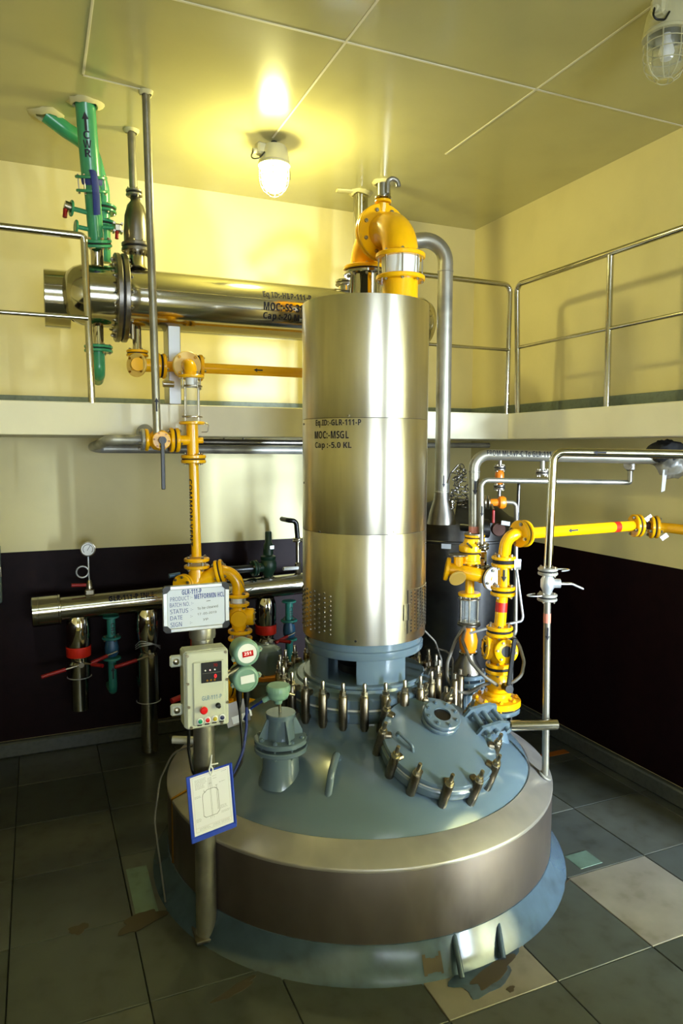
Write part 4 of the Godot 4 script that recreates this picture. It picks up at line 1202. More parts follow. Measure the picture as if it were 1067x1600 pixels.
# ---------- the control stand ----------
func make_stand() -> void:
	var P := V(0.582, 0.03, -2.743)
	var t := thing("control_stand", "grey steel pipe post standing at the reactor's edge, carrying the cream control box", "post", P)
	part("post", Geo.new().lathe(Transform3D(Basis.IDENTITY, V(0.582, 0, -2.743)), [Vector2(0.0, 0.02), Vector2(0.042, 0.02), Vector2(0.042, 1.255), Vector2(0.05, 1.258), Vector2(0.052, 1.27), Vector2(0.05, 1.3), Vector2(0.0, 1.302)], 32), M.pipe_grey)
	part("thin_post", Geo.new().rod(V(0.577, 1.3, -2.743), V(0.577, 1.42, -2.743), 0.017, 18), M.alu)
	part("stub", Geo.new().rod(V(0.55, 0.835, -2.76), V(0.465, 0.84, -2.79), 0.0155, 16), M.galv)
	part("foot_plate", block(V(0.53, 0.012, -2.80), V(0.634, 0.024, -2.69), 0.002), M.dull_steel)
	part("bracket", Geo.new().rod(V(0.60, 1.05, -2.76), V(0.78, 1.09, -2.86), 0.014, 12), M.dull_steel)
	# control box
	var zf := -2.60
	t = thing("control_box", "cream flameproof control box with a black display, red stop knob and four coloured buttons", "control panel", V(0.568, 0.94, -2.665))
	var f := on(V(0.567, 1.093, -2.655), V(1, 0, 0), V(0, 0, 1))
	part("case", Geo.new().box(f, V(0.168, 0.30, 0.085), 0.008), M.box_cream)
	part("cover", Geo.new().box(f * Transform3D(Basis.IDENTITY, V(0.002, 0.0, 0.045)), V(0.162, 0.296, 0.016), 0.006), M.box_cream)
	var fr := part("raised_panel", Geo.new().box(f * Transform3D(Basis.IDENTITY, V(0.006, -0.012, 0.054)), V(0.12, 0.245, 0.012), 0.004), M.box_cream)
	var F := f * Transform3D(Basis.IDENTITY, V(0.004, 0.0, 0.0605))
	for q in [V(-0.072, 0.137, 0.0535), V(0.072, 0.137, 0.0535), V(-0.072, 0.03, 0.0535), V(0.076, 0.03, 0.0535), V(-0.07, -0.06, 0.0535), V(0.077, -0.06, 0.0535), V(-0.062, -0.14, 0.0535), V(0.055, -0.14, 0.0535)]:
		part("screw", Geo.new().lathe(Geo.frame(f * q, V(0, 0, 1)), [Vector2(0.0058, -0.004), Vector2(0.0058, 0.003), Vector2(0.003, 0.003), Vector2(0.003, 0.001), Vector2(0, 0.001)], 12), M.bolt)
	for q in [0.105, -0.085]:
		part("lug", Geo.new().box(f * Transform3D(Basis.IDENTITY, V(-0.105, q, -0.01)), V(0.045, 0.045, 0.02), 0.006), M.box_cream)
		part("screw", Geo.new().lathe(Geo.frame(f * V(-0.105, q, 0.0), V(0, 0, 1)), [Vector2(0.012, 0.0), Vector2(0.012, 0.005), Vector2(0.006, 0.009), Vector2(0, 0.009)], 14), M.bolt)
	var dp := part("display", Geo.new().box(F * Transform3D(Basis.IDENTITY, V(0.012, 0.068, 0.001)), V(0.078, 0.078, 0.004), 0.001), M.black)
	part("bar", Geo.new().box(F * Transform3D(Basis.IDENTITY, V(0.012, 0.066, 0.0035)), V(0.07, 0.0015, 0.001)), M.hose, dp)
	var g := write(Geo.new(), "0", F * Transform3D(Basis.IDENTITY, V(0.026, 0.052, 0.0035)), 0.009, 0.015, 0, "", 0.0008)
	part("digit", g, M.digits, dp)
	part("digit", write(Geo.new(), "70", F * Transform3D(Basis.IDENTITY, V(0.026, 0.094, 0.0035)), 0.016, 0.012, 0, "", 0.0008, false), M.display_red, dp)
	for k in 3:
		part("indicator", Geo.new().rod(F * V(-0.012 + k * 0.018, 0.077, 0.003), F * V(-0.012 + k * 0.018, 0.077, 0.0045), 0.003, 10), [M.white, M.digits_white, M.white][k], dp)
		part("key", Geo.new().rod(F * V(-0.005 + k * 0.014, 0.038, 0.003), F * V(-0.005 + k * 0.014, 0.038, 0.0045), 0.004, 10), M.brass, dp)
	part("lettering", write(Geo.new(), "GLR-111-P", F * Transform3D(Basis.IDENTITY, V(0.012, -0.03, 0.001)), 0.075, 0.017, 0, "", 0.0008, false), mat("pen", Color(0.22, 0.46, 0.62), 0.6), fr)
	part("stop_knob", Geo.new().lathe(Geo.frame(F * V(-0.022, -0.072, 0), V(0, 0, 1)), [Vector2(0.008, 0), Vector2(0.008, 0.008), Vector2(0.014, 0.011), Vector2(0.0145, 0.018), Vector2(0.011, 0.022), Vector2(0, 0.023)], 22), M.btn_red)
	part("selector_knob", Geo.new().lathe(Geo.frame(F * V(0.035, -0.064, 0), V(0, 0, 1)), [Vector2(0.01, 0), Vector2(0.0105, 0.006), Vector2(0.008, 0.01), Vector2(0.007, 0.02), Vector2(0, 0.021)], 18), M.black)
	var k := 0
	for m in [M.btn_green, M.btn_red, M.btn_yellow, M.btn_blue]:
		var c := F * V(-0.034 + k * 0.028, -0.116 + k * 0.001, 0)
		var b := part("push_button", Geo.new().lathe(Geo.frame(c, V(0, 0, 1)), [Vector2(0.0082, 0.003), Vector2(0.0082, 0.009), Vector2(0.007, 0.01), Vector2(0, 0.01)], 18), m)
		part("bezel", Geo.new().lathe(Geo.frame(c, V(0, 0, 1)), [Vector2(0.0123, 0.0), Vector2(0.0123, 0.005), Vector2(0.0085, 0.006), Vector2(0.0085, 0.0)], 20), M.white, b)
		part("tag", Geo.new().box(Transform3D(Basis.IDENTITY, c + V(-0.002, -0.0165, 0.001)), V(0.018, 0.005, 0.001)), M.black, b)
		k += 1
	# whiteboard
	t = thing("whiteboard", "small whiteboard with aluminium rim on the post, blue handwriting naming product and batch", "whiteboard", V(0.55, 1.303, -2.70))
	var W := on(V(0.551, 1.391, -2.70), V(1, 0, 0), V(0, 0, 1))
	part("panel", Geo.new().box(W, V(0.232, 0.158, 0.012), 0.001), M.board_white)
	for s in [-1.0, 1.0]:
		part("rim", Geo.new().box(W * Transform3D(Basis.IDENTITY, V(0, 0.082 * s, 0.001)), V(0.205, 0.016, 0.018), 0.003), M.alu)
		part("rim", Geo.new().box(W * Transform3D(Basis.IDENTITY, V(0.119 * s, 0, 0.001)), V(0.018, 0.135, 0.018), 0.003), M.alu)
		for r in [-1.0, 1.0]:
			part("corner", Geo.new().prism(W * Transform3D(Basis.IDENTITY.scaled(V(s, r, 1)), V(0.113 * s, 0.075 * r, 0.001)), PackedVector2Array([Vector2(-0.014, 0.002), Vector2(0.0, -0.012), Vector2(0.014, -0.014), Vector2(0.015, 0.004), Vector2(0.005, 0.015), Vector2(-0.014, 0.0155)]), 0.02), M.black)
	g = Geo.new()
	for l in [["GLR-111-P", -0.018, 0.063, 0.075, 0.019], ["PRODUCT", -0.064, 0.039, 0.072, 0.016], [":-", -0.02, 0.041, 0.009, 0.008], ["METFORMIN HCL", 0.05, 0.043, 0.116, 0.019], ["BATCH NO.", -0.064, 0.016, 0.076, 0.016], [":-", -0.016, 0.018, 0.009, 0.008], ["STATUS", -0.067, -0.009, 0.068, 0.017], [":-", -0.018, -0.007, 0.009, 0.008], ["DATE", -0.078, -0.034, 0.046, 0.016], [":-", -0.02, -0.033, 0.009, 0.008], ["SIGN", -0.079, -0.06, 0.043, 0.017], [":-", -0.022, -0.058, 0.009, 0.008]]:
		write(g, l[0], W * Transform3D(Basis.IDENTITY.rotated(V(0, 0, 1), 0.015), V(l[1], l[2], 0.0061)), l[3], l[4], 0, "", 0.0006, l[0] == "METFORMIN HCL" or l[0] == "GLR-111-P")
	part("blue_lettering", g, M.marker_blue)
	g = Geo.new()
	for l in [["To be cleaned", 0.043, -0.003, 0.08, 0.0105], ["17 -05-2019", 0.04, -0.026, 0.074, 0.0085], ["yp", 0.034, -0.05, 0.02, 0.009], ["-", 0.046, 0.022, 0.016, 0.002]]:
		write(g, l[0], W * Transform3D(Basis.IDENTITY.rotated(V(0, 0, 1), 0.05), V(l[1], l[2], 0.0061)), l[3], l[4], 0, "", 0.0006, false)
	part("black_lettering", g, M.marker_black)
	make_clipboard()
	make_transmitters()


func line_on(im: Image, a: Vector2, b: Vector2, c: Color, wide := 2) -> void:
	var n := int(a.distance_to(b)) + 1
	for i in n + 1:
		var p := a.lerp(b, float(i) / n)
		im.fill_rect(Rect2i(int(p.x) - wide / 2, int(p.y) - wide / 2, wide, wide), c)


func make_clipboard() -> void:
	var im := Image.create_empty(420, 590, false, Image.FORMAT_RGB8)
	im.fill(Color(0.86, 0.86, 0.90))
	var ink := Color(0.35, 0.35, 0.40)
	var faint := Color(0.66, 0.60, 0.62)
	for q in [[20, 14, 20, 560], [400, 14, 400, 560], [20, 560, 400, 560], [20, 14, 400, 14], [20, 520, 400, 520]]:
		line_on(im, Vector2(q[0], q[1]), Vector2(q[2], q[3]), faint, 2)
	# a drawing of the vessel: wall, bottom, shaft, nozzles
	for q in [[120, 200, 112, 230], [112, 230, 112, 420], [112, 420, 135, 440], [135, 440, 255, 440], [255, 440, 282, 415], [282, 415, 282, 210], [282, 210, 270, 185], [120, 200, 165, 170], [165, 170, 240, 168], [240, 168, 270, 185]]:
		line_on(im, Vector2(q[0], q[1]), Vector2(q[2], q[3]), ink, 4)
	for q in [[197, 70, 197, 460], [207, 70, 207, 440], [185, 60, 217, 60], [185, 60, 180, 170], [217, 60, 222, 170], [190, 110, 212, 110], [188, 118, 214, 118], [264, 150, 264, 400], [272, 150, 272, 400], [255, 150, 280, 150], [125, 175, 150, 190], [130, 160, 140, 185], [180, 445, 180, 465], [215, 445, 215, 465]]:
		line_on(im, Vector2(q[0], q[1]), Vector2(q[2], q[3]), ink, 2)
	var r := RandomNumberGenerator.new()
	r.seed = 4
	for q in [[45, 40, 5, 110], [45, 105, 3, 90], [230, 50, 1, 40], [235, 75, 1, 34], [300, 130, 1, 60], [30, 205, 2, 60], [290, 370, 3, 70], [30, 430, 3, 50], [330, 30, 1, 60], [300, 430, 2, 80], [60, 530, 2, 100], [200, 530, 2, 70], [290, 530, 2, 90]]:
		for k in q[2]:
			var x := float(q[0])
			while x < q[0] + q[3]:
				var w := r.randf_range(4, 14)
				im.fill_rect(Rect2i(int(x), q[1] + k * 13 + int((q[0] + q[3] - x) * 0.02), int(w), 4), Color(0.55, 0.55, 0.60))
				x += w + 4
	var m := mat("paper", Color.WHITE, 0.6)
	m.albedo_texture = ImageTexture.create_from_image(im)
	var t := thing("clipboard", "blue clipboard with a printed vessel drawing, tied to the post with white string", "clipboard", V(0.59, 0.50, -2.64))
	var f := on(V(0.589, 0.622, -2.645), V(0.978, 0.02, -0.21), V(0.21, 0.05, 0.978))
	f.basis = f.basis.rotated(f.basis.z, 0.03)
	part("board", Geo.new().box(f, V(0.193, 0.265, 0.005), 0.001), M.clip_blue)
	part("edge", Geo.new().box(f * Transform3D(Basis.IDENTITY, V(0.0925, 0.004, 0.003)), V(0.008, 0.255, 0.005), 0.001), M.clip_blue)
	part("edge", Geo.new().box(f * Transform3D(Basis.IDENTITY, V(0.0, -0.122, 0.003)), V(0.19, 0.02, 0.004), 0.001), M.clip_blue)
	var g := Geo.new()
	var w := 0.083
	var h := 0.117
	var X := f * Transform3D(Basis.IDENTITY, V(0, 0.009, 0.0042))
	var z := X.basis.z
	g.tri(X * V(-w, h, 0), X * V(w, h, 0), X * V(w, -h, 0), z, z, z, Vector2(0, 0), Vector2(1, 0), Vector2(1, 1))
	g.tri(X * V(-w, h, 0), X * V(w, -h, 0), X * V(-w, -h, 0), z, z, z, Vector2(0, 0), Vector2(1, 1), Vector2(0, 1))
	part("paper", g, m)
	part("string", Geo.new().pipe([f * V(0.004, 0.11, 0.006), f * V(-0.004, 0.135, 0.008), f * V(0.006, 0.16, 0.008), f * V(0.012, 0.19, 0.006)], 0.003, 0.01, 6), M.white)
	part("string", Geo.new().pipe([f * V(0.004, 0.11, 0.006), f * V(0.012, 0.135, 0.01), f * V(0.0, 0.155, 0.01), f * V(0.035, 0.15, 0.008)], 0.003, 0.01, 6), M.white)


func make_transmitters() -> void:
	var t := thing("twin_transmitter", "pair of round sea-green transmitter housings, red readout above a white plate", "instrument", V(0.78, 1.0, -2.87))
	var dir := V(0.03, 0.03, 1.0).normalized()
	var k := 0
	for c in [V(0.782, 1.149, -2.86), V(0.779, 1.036, -2.865)]:
		var f := Geo.frame(c, dir)
		var F := on(c + dir * 0.05, V(1, 0, -0.03), dir)
		var h := part("housing", Geo.new().lathe(f, [Vector2(0.0, -0.055), Vector2(0.04, -0.055), Vector2(0.052, -0.045), Vector2(0.055, -0.01), Vector2(0.057, 0.0), Vector2(0.057, 0.035), Vector2(0.054, 0.045), Vector2(0.048, 0.049), Vector2(0.043, 0.05), Vector2(0.043, 0.047), Vector2(0, 0.047)], 40), M.housing)
		part("ear", Geo.new().prism(F * Transform3D(Basis.IDENTITY.rotated(V(0, 0, 1), 0.15), V(0.06, 0.008, -0.025)), PackedVector2Array([Vector2(-0.014, -0.015), Vector2(0.006, -0.01), Vector2(0.013, 0), Vector2(0.008, 0.009), Vector2(-0.014, 0.015)]), 0.014), M.housing, h)
		part("ear", Geo.new().prism(F * Transform3D(Basis.IDENTITY.rotated(V(0, 0, 1), 3.4), V(-0.052, -0.022, -0.025)), PackedVector2Array([Vector2(-0.014, -0.012), Vector2(0.006, -0.01), Vector2(0.011, 0), Vector2(0.008, 0.009), Vector2(-0.014, 0.012)]), 0.014), M.housing, h)
		part("screw", Geo.new().rod(F * V(0.064, 0.01, -0.02), F * V(0.064, 0.01, -0.013), 0.005, 10), M.bolt, h)
		part("screw", Geo.new().rod(F * V(-0.056, -0.023, -0.02), F * V(-0.056, -0.023, -0.013), 0.005, 10), M.bolt, h)
		if k == 0:
			part("dial", Geo.new().lathe(f, [Vector2(0.041, 0.047), Vector2(0.041, 0.0485), Vector2(0, 0.0485)], 36), M.white, h)
			part("readout", Geo.new().box(F * Transform3D(Basis.IDENTITY.rotated(V(0, 0, 1), 0.08), V(0.002, -0.001, 0.0)), V(0.047, 0.024, 0.003), 0.0005), M.display_red, h)
			part("digits", write(Geo.new(), "251", F * Transform3D(Basis.IDENTITY.rotated(V(0, 0, 1), 0.08), V(0.0, 0.001, 0.0017)), 0.03, 0.013, 0, "", 0.0006), M.digits_white, h)
		else:
			part("label", Geo.new().box(F * Transform3D(Basis.IDENTITY.rotated(V(0, 0, 1), 0.07), V(0.004, 0.002, 0.0)), V(0.06, 0.034, 0.002), 0.0004), M.white, h)
		k += 1
	part("neck", Geo.new().box(on(V(0.781, 1.093, -2.87), V(1, 0, 0), dir), V(0.04, 0.03, 0.06), 0.004), M.housing)
	for q in [[0.757, M.black], [0.789, M.black]]:
		part("gland", Geo.new().lathe(Geo.frame(V(q[0], 0.90, -2.85), Vector3.UP), [Vector2(0.006, 0), Vector2(0.012, 0.04), Vector2(0.0135, 0.06), Vector2(0.0135, 0.095)], 16), M.black)
	t = thing("black_cable", "black cable hanging from the twin transmitters and looping round the steel post", "cable", V(0.757, 0.9, -2.85))
	part("cable", Geo.new().pipe([V(0.757, 0.92, -2.85), V(0.765, 0.76, -2.83), V(0.76, 0.70, -2.81), V(0.70, 0.66, -2.74), V(0.60, 0.655, -2.685), V(0.56, 0.67, -2.68), V(0.525, 0.74, -2.695), V(0.512, 0.83, -2.70), V(0.512, 0.945, -2.68)], 0.0065, 0.08, 10), M.black)
	t = thing("blue_cable", "blue cable hanging from the twin transmitters toward the clipboard string", "cable", V(0.789, 0.9, -2.85))
	part("cable", Geo.new().pipe([V(0.789, 0.92, -2.85), V(0.785, 0.82, -2.84), V(0.765, 0.73, -2.82), V(0.70, 0.665, -2.75), V(0.62, 0.65, -2.685)], 0.0062, 0.1, 10), M.cable_blue)
	t = thing("looped_cable", "thin dark cable arching from the post over the steel jacket to the floor", "cable", V(0.5, 0.0, -3.1))
	part("cable", Geo.new().pipe([V(0.545, 0.80, -2.79), V(0.48, 0.76, -2.86), V(0.44, 0.6, -2.97), V(0.42, 0.4, -3.02), V(0.45, 0.06, -2.95)], 0.004, 0.15, 8), M.hose)
	# the temperature head on the dome
	t = thing("temperature_head", "pale green sensor head on a thin stem above the gusseted blue nozzle", "instrument", V(0.925, 0.879, -2.812))
	var C := V(0.924, 0.905, -2.812)
	part("stem", Geo.new().rod(V(0.925, 0.876, -2.812), V(0.924, 0.925, -2.812), 0.006, 10), M.bolt)
	part("head", Geo.new().lathe(Transform3D(Basis.IDENTITY, V(0.918, 0, -2.812)), [Vector2(0.016, 0.918), Vector2(0.018, 0.932), Vector2(0.04, 0.942), Vector2(0.046, 0.955), Vector2(0.046, 0.972)], 32), M.housing)
	part("cap", Geo.new().lathe(Transform3D(Basis.IDENTITY, V(0.918, 0, -2.812)), [Vector2(0.046, 0.972), Vector2(0.052, 0.974), Vector2(0.052, 0.992), Vector2(0.046, 0.999), Vector2(0, 1.0)], 24, 0, TAU, true), M.housing)
	part("gland", Geo.new().rod(V(0.885, 0.948, -2.82), V(0.855, 0.932, -2.83), 0.011, 12), M.housing)
	part("gland", Geo.new().rod(V(0.965, 0.955, -2.81), V(0.99, 0.945, -2.81), 0.007, 10), M.bolt)
	part("conduit", Geo.new().pipe([V(0.857, 0.933, -2.83), V(0.82, 0.9, -2.86), V(0.80, 0.87, -2.88), V(0.785, 0.84, -2.88)], 0.0055, 0.05, 10), M.cable_blue)
	part("tie", Geo.new().box(Transform3D(Basis.IDENTITY.rotated(V(0, 0, 1), 0.2), V(0.81, 0.875, -2.865)), V(0.008, 0.03, 0.003)), M.white)


# ---------- the header along the back wall ----------
func make_header() -> void:
	var Z := -4.65
	var Y := 1.008
	var t := thing("steel_header", "horizontal polished steel-clad header pipe along the dark wall, with a wider end cap", "pipe", V(0.8, 0.93, Z))
	var X := Geo.frame(V(0, Y, Z), V(1, 0.03, 0))
	part("end_cap", Geo.new().lathe(X, [Vector2(0.0, -0.055), Vector2(0.088, -0.055), Vector2(0.094, -0.05), Vector2(0.094, 0.095), Vector2(0.097, 0.098), Vector2(0.097, 0.108), Vector2(0.085, 0.112)], 40), M.polished)
	part("cladding", Geo.new().lathe(X, [Vector2(0.076, 0.11), Vector2(0.076, 0.78), Vector2(0.079, 0.782), Vector2(0.079, 0.795), Vector2(0.076, 0.797), Vector2(0.076, 1.9)], 40), M.polished)
	part("bead", Geo.new().lathe(X, [Vector2(0.093, -0.02), Vector2(0.0955, -0.018), Vector2(0.0955, -0.014), Vector2(0.093, -0.012)], 40), M.polished)
	var g := Geo.new()
	write(g, "GLR-111-P INLET", on(V(0.54, Y + 0.016, Z), V(1, 0.03, 0), V(0, sin(0.62), cos(0.62))), 0.30, 0.036, 0.076, "along", 0.0025)
	part("lettering", g, M.paint_navy)
	part("wall_bracket", block(V(0.9, 0.86, ZB + 0.004), V(0.94, 0.93, Z), 0.003), M.dull_steel)
	# pressure gauge on its siphon
	t = thing("pressure_gauge", "round dial pressure gauge on a curled siphon tube above the steel header", "gauge", V(0.28, 1.08, Z))
	part("cock", Geo.new().box(Transform3D(Basis.IDENTITY, V(0.282, 1.105, Z)), V(0.055, 0.035, 0.035), 0.006), M.bolt)
	part("cock_body", Geo.new().lathe(Transform3D(Basis.IDENTITY, V(0.282, 0, Z)), [Vector2(0.012, 1.12), Vector2(0.02, 1.13), Vector2(0.018, 1.155), Vector2(0.01, 1.18)], 16), M.bolt)
	part("grip", Geo.new().rod(V(0.26, 1.155, Z + 0.02), V(0.175, 1.16, Z + 0.03), 0.011, 10), M.red_grip)
	var p := PackedVector3Array([V(0.283, 1.17, Z), V(0.28, 1.21, Z)])
	for k in 18:
		var a := TAU * k / 17.0
		p.append(V(0.243 + 0.036 * cos(a), 1.235 - 0.036 * sin(a), Z + 0.012 * k / 17.0))
	p.append_array(PackedVector3Array([V(0.28, 1.28, Z), V(0.279, 1.335, Z)]))
	part("siphon", Geo.new().sweep(p, 0.0055, 10), M.alu)
	var G := Geo.frame(V(0.278, 1.378, Z + 0.01), V(-0.05, 0, 1))
	part("case", Geo.new().lathe(G, [Vector2(0, -0.02), Vector2(0.042, -0.02), Vector2(0.044, -0.015), Vector2(0.046, 0.01), Vector2(0.046, 0.016), Vector2(0.04, 0.018), Vector2(0.038, 0.012)], 36), M.bolt)
	part("dial", Geo.new().lathe(G, [Vector2(0.039, 0.01), Vector2(0.039, 0.0125), Vector2(0, 0.0125)], 32), M.white)
	part("needle", Geo.new().box(on(V(0.282, 1.385, Z + 0.025), V(0.6, 1, 0), V(-0.05, 0, 1)), V(0.035, 0.003, 0.001)), M.black)
	part("scale", Geo.new().lathe(G, [Vector2(0.031, 0.013), Vector2(0.027, 0.013)], 30, -2.3, 2.3), M.hose)
	# branches
	branch("clad_branch", "steel-clad branch with a red band and red-handled valve, beneath the pressure gauge", V(0.207, 0, Z), 0.94, 0.36, 0.073, true)
	branch("clad_branch", "steel-clad branch with a wire-bound valve and long drop pipe, left of the whiteboard", V(0.628, 0, Z), 0.95, 0.02, 0.078, false)
	branch("clad_branch", "steel-clad branch with red and navy bands hanging from the header beside the yellow elbow line", V(1.43, 0, Z), 0.96, 0.5, 0.072, true)
	green_branch("thin blue-green pipe with a valve below the header, between two clad branches at the left", V(0.405, 0, Z), true)
	green_branch("thin blue-green pipe with a valve below the header, close beside the steel guard", V(1.60, 0, Z), false)
	# safety valve
	t = thing("safety_valve", "dark green spring safety valve standing on the header beside the steel guard", "valve", V(1.447, 1.08, Z))
	part("spring_cap", Geo.new().lathe(Transform3D(Basis.IDENTITY, V(1.452, 0, Z)), [Vector2(0.036, 1.31), Vector2(0.032, 1.345), Vector2(0.024, 1.36), Vector2(0.023, 1.43), Vector2(0.018, 1.436), Vector2(0, 1.436)], 22), M.green_dark)
	part("body", Geo.new().lathe(Transform3D(Basis.IDENTITY, V(1.45, 0, Z)), [Vector2(0.026, 1.12), Vector2(0.04, 1.15), Vector2(0.056, 1.18), Vector2(0.056, 1.22), Vector2(0.048, 1.24), Vector2(0.052, 1.245), Vector2(0.052, 1.265), Vector2(0.034, 1.275), Vector2(0.034, 1.31)], 26), M.green_dark)
	part("outlet", Geo.new().rod(V(1.45, 1.19, Z), V(1.35, 1.19, Z + 0.02), 0.03, 18), M.green_dark)
	joint(V(1.345, 1.19, Z + 0.02), V(-1, 0, 0.2), 0.055, 0.014, M.green_dark, 4, 0.008, 0.006)
	part("name_plate", Geo.new().box(Transform3D(Basis.IDENTITY, V(1.467, 1.33, Z + 0.036)), V(0.03, 0.024, 0.002), 0.0004), M.alu)
	joint(V(1.447, 1.10, Z), Vector3.UP, 0.056, 0.014, M.dull_steel, 4, 0.009, 0.006)
	t = thing("outlet_pipe", "dark elbowed pipe leading back from the green safety valve to the wall", "pipe", V(1.33, 1.19, -4.7))
	part("pipe", Geo.new().pipe([V(1.335, 1.19, -4.628), V(1.2, 1.19, -4.62), V(1.14, 1.18, -4.7), V(1.14, 1.16, ZB)], 0.026, 0.06, 16), M.black)
	t = thing("drain_pipe", "black hooked pipe with a small valve and white lever, at the steel guard's left edge", "pipe", V(1.67, 1.07, Z))
	part("pipe", Geo.new().pipe([V(1.59, 1.507, Z - 0.12), V(1.60, 1.507, Z), V(1.655, 1.50, Z), V(1.665, 1.38, Z)], 0.017, 0.04, 14), M.black)
	part("union", disc(V(1.665, 1.375, Z), Vector3.UP, 0.034, 0.012), M.bolt)
	part("union", disc(V(1.665, 1.36, Z), Vector3.UP, 0.034, 0.012), M.bolt)
	part("pipe", Geo.new().rod(V(1.668, 1.06, Z), V(1.665, 1.36, Z), 0.014, 14), M.bolt)
	part("valve_body", Geo.new().lathe(Transform3D(Basis.IDENTITY, V(1.668, 0, Z)), [Vector2(0.014, 1.13), Vector2(0.024, 1.14), Vector2(0.024, 1.2), Vector2(0.014, 1.21)], 8, 0, TAU, true), M.bolt)
	part("lever", Geo.new().rod(V(1.66, 1.172, Z + 0.02), V(1.545, 1.176, Z + 0.04), 0.0125, 10), M.white)


func branch(called: String, label: String, at: Vector3, y1: float, y0: float, r: float, band: bool) -> void:
	var t := thing(called, label, "pipe", at + V(0, y0, 0))
	var A := Transform3D(Basis.IDENTITY, at)
	part("cladding", Geo.new().lathe(A, [Vector2(r * 0.72, y1 - 0.27), Vector2(r * 0.82, y1 - 0.24), Vector2(r, y1 - 0.15), Vector2(r * 1.02, y1 - 0.06), Vector2(r * 0.95, y1 - 0.01), Vector2(r * 0.8, y1 + 0.02)], 32), M.mirror)
	var m := part("cladding", Geo.new().lathe(A, [Vector2(r * 0.95, y0 + (y1 - y0) * 0.36), Vector2(r * 0.95, y1 - 0.28), Vector2(r * 0.7, y1 - 0.26)], 32), M.polished)
	part("bead", Geo.new().lathe(A, [Vector2(r * 0.93, y0 + (y1 - y0) * 0.36), Vector2(r * 1.02, y0 + (y1 - y0) * 0.36 + 0.004), Vector2(r * 0.93, y0 + (y1 - y0) * 0.36 + 0.008)], 32), M.alu, m)
	part("drop_pipe", Geo.new().lathe(A, [Vector2(0, y0), Vector2(r * 0.7, y0), Vector2(r * 0.72, y0 + (y1 - y0) * 0.37)], 28), M.polished)
	if band:
		part("band", Geo.new().lathe(A, [Vector2(r * 0.98, y1 - 0.235), Vector2(r * 1.0, y1 - 0.233), Vector2(r * 1.03, y1 - 0.172), Vector2(r * 1.0, y1 - 0.17)], 32), M.red_band)
	else:
		for k in 3:
			part("binding_wire", Geo.new().sweep(Geo.path([at + V(-r, y1 - 0.24 + k * 0.012, 0.01), at + V(-r * 0.7, y1 - 0.21 + k * 0.02, r * 0.8), at + V(r * 0.4, y1 - 0.2, r), at + V(r, y1 - 0.23 - k * 0.01, 0.02)], 0.04), 0.0025, 6), M.alu)
	var c := at + V(0.01, y1 - 0.275, r * 0.9)
	part("stem", Geo.new().rod(at + V(0, y1 - 0.275, 0), c + V(0, 0, 0.02), 0.016, 12), M.bolt)
	hand_lever("lever", c, c + V(-0.23, -0.035, 0.05), M.red_grip)
	if band:
		hand_lever("lever", c + V(0.02, -0.0, -0.02), c + V(0.12, 0.0, 0.08), M.red_grip)


func green_branch(label: String, at: Vector3, low: bool) -> void:
	var t := thing("green_branch_pipe", label, "pipe", at + V(0, 0.42, 0))
	var A := Transform3D(Basis.IDENTITY, at)
	part("pipe", Geo.new().lathe(A, [Vector2(0.026, 0.79), Vector2(0.026, 0.93)], 22), M.teal)
	part("flange", disc(at + V(0, 0.935, 0), Vector3.UP, 0.05, 0.012), M.teal)
	part("flange", disc(at + V(0, 0.80, 0), Vector3.UP, 0.058, 0.016), M.teal)
	part("valve_body", Geo.new().lathe(A, [Vector2(0.03, 0.68), Vector2(0.042, 0.70), Vector2(0.044, 0.735), Vector2(0.04, 0.76), Vector2(0.032, 0.79)], 22), M.valve_blue)
	part("flange", disc(at + V(0, 0.665, 0), Vector3.UP, 0.056, 0.016), M.teal)
	part("pipe", Geo.new().pipe([at + V(0, 0.66, 0), at + V(0.003, 0.45, 0), at + V(0.003, 0.415, -0.25)] if low else [at + V(0, 0.66, 0), at + V(0, 0.3, 0)], 0.026, 0.05, 20), M.teal)
	bolts(at + V(0, 0.80, 0), Vector3.UP, 0.046, 4, 0.007, 0.02)
	hand_lever("lever", at + V(0.03, 0.72, 0.045), at + V(-0.13, 0.675, 0.09), M.red_grip)
	var g := Geo.new()
	write(g, "CHS", on(at + V(0, 0.862, 0), V(0, -1, 0), V(0.3, 0, 0.95)), 0.075, 0.022, 0.026, "along", 0.0022)
	part("lettering", g, M.paint_black)
	if low:
		part("arrow", arrow(at + V(0, 0.575, 0), Vector3.UP, V(0.1, 0, 1), 0.026, 0.075, 0.024), M.paint_black)


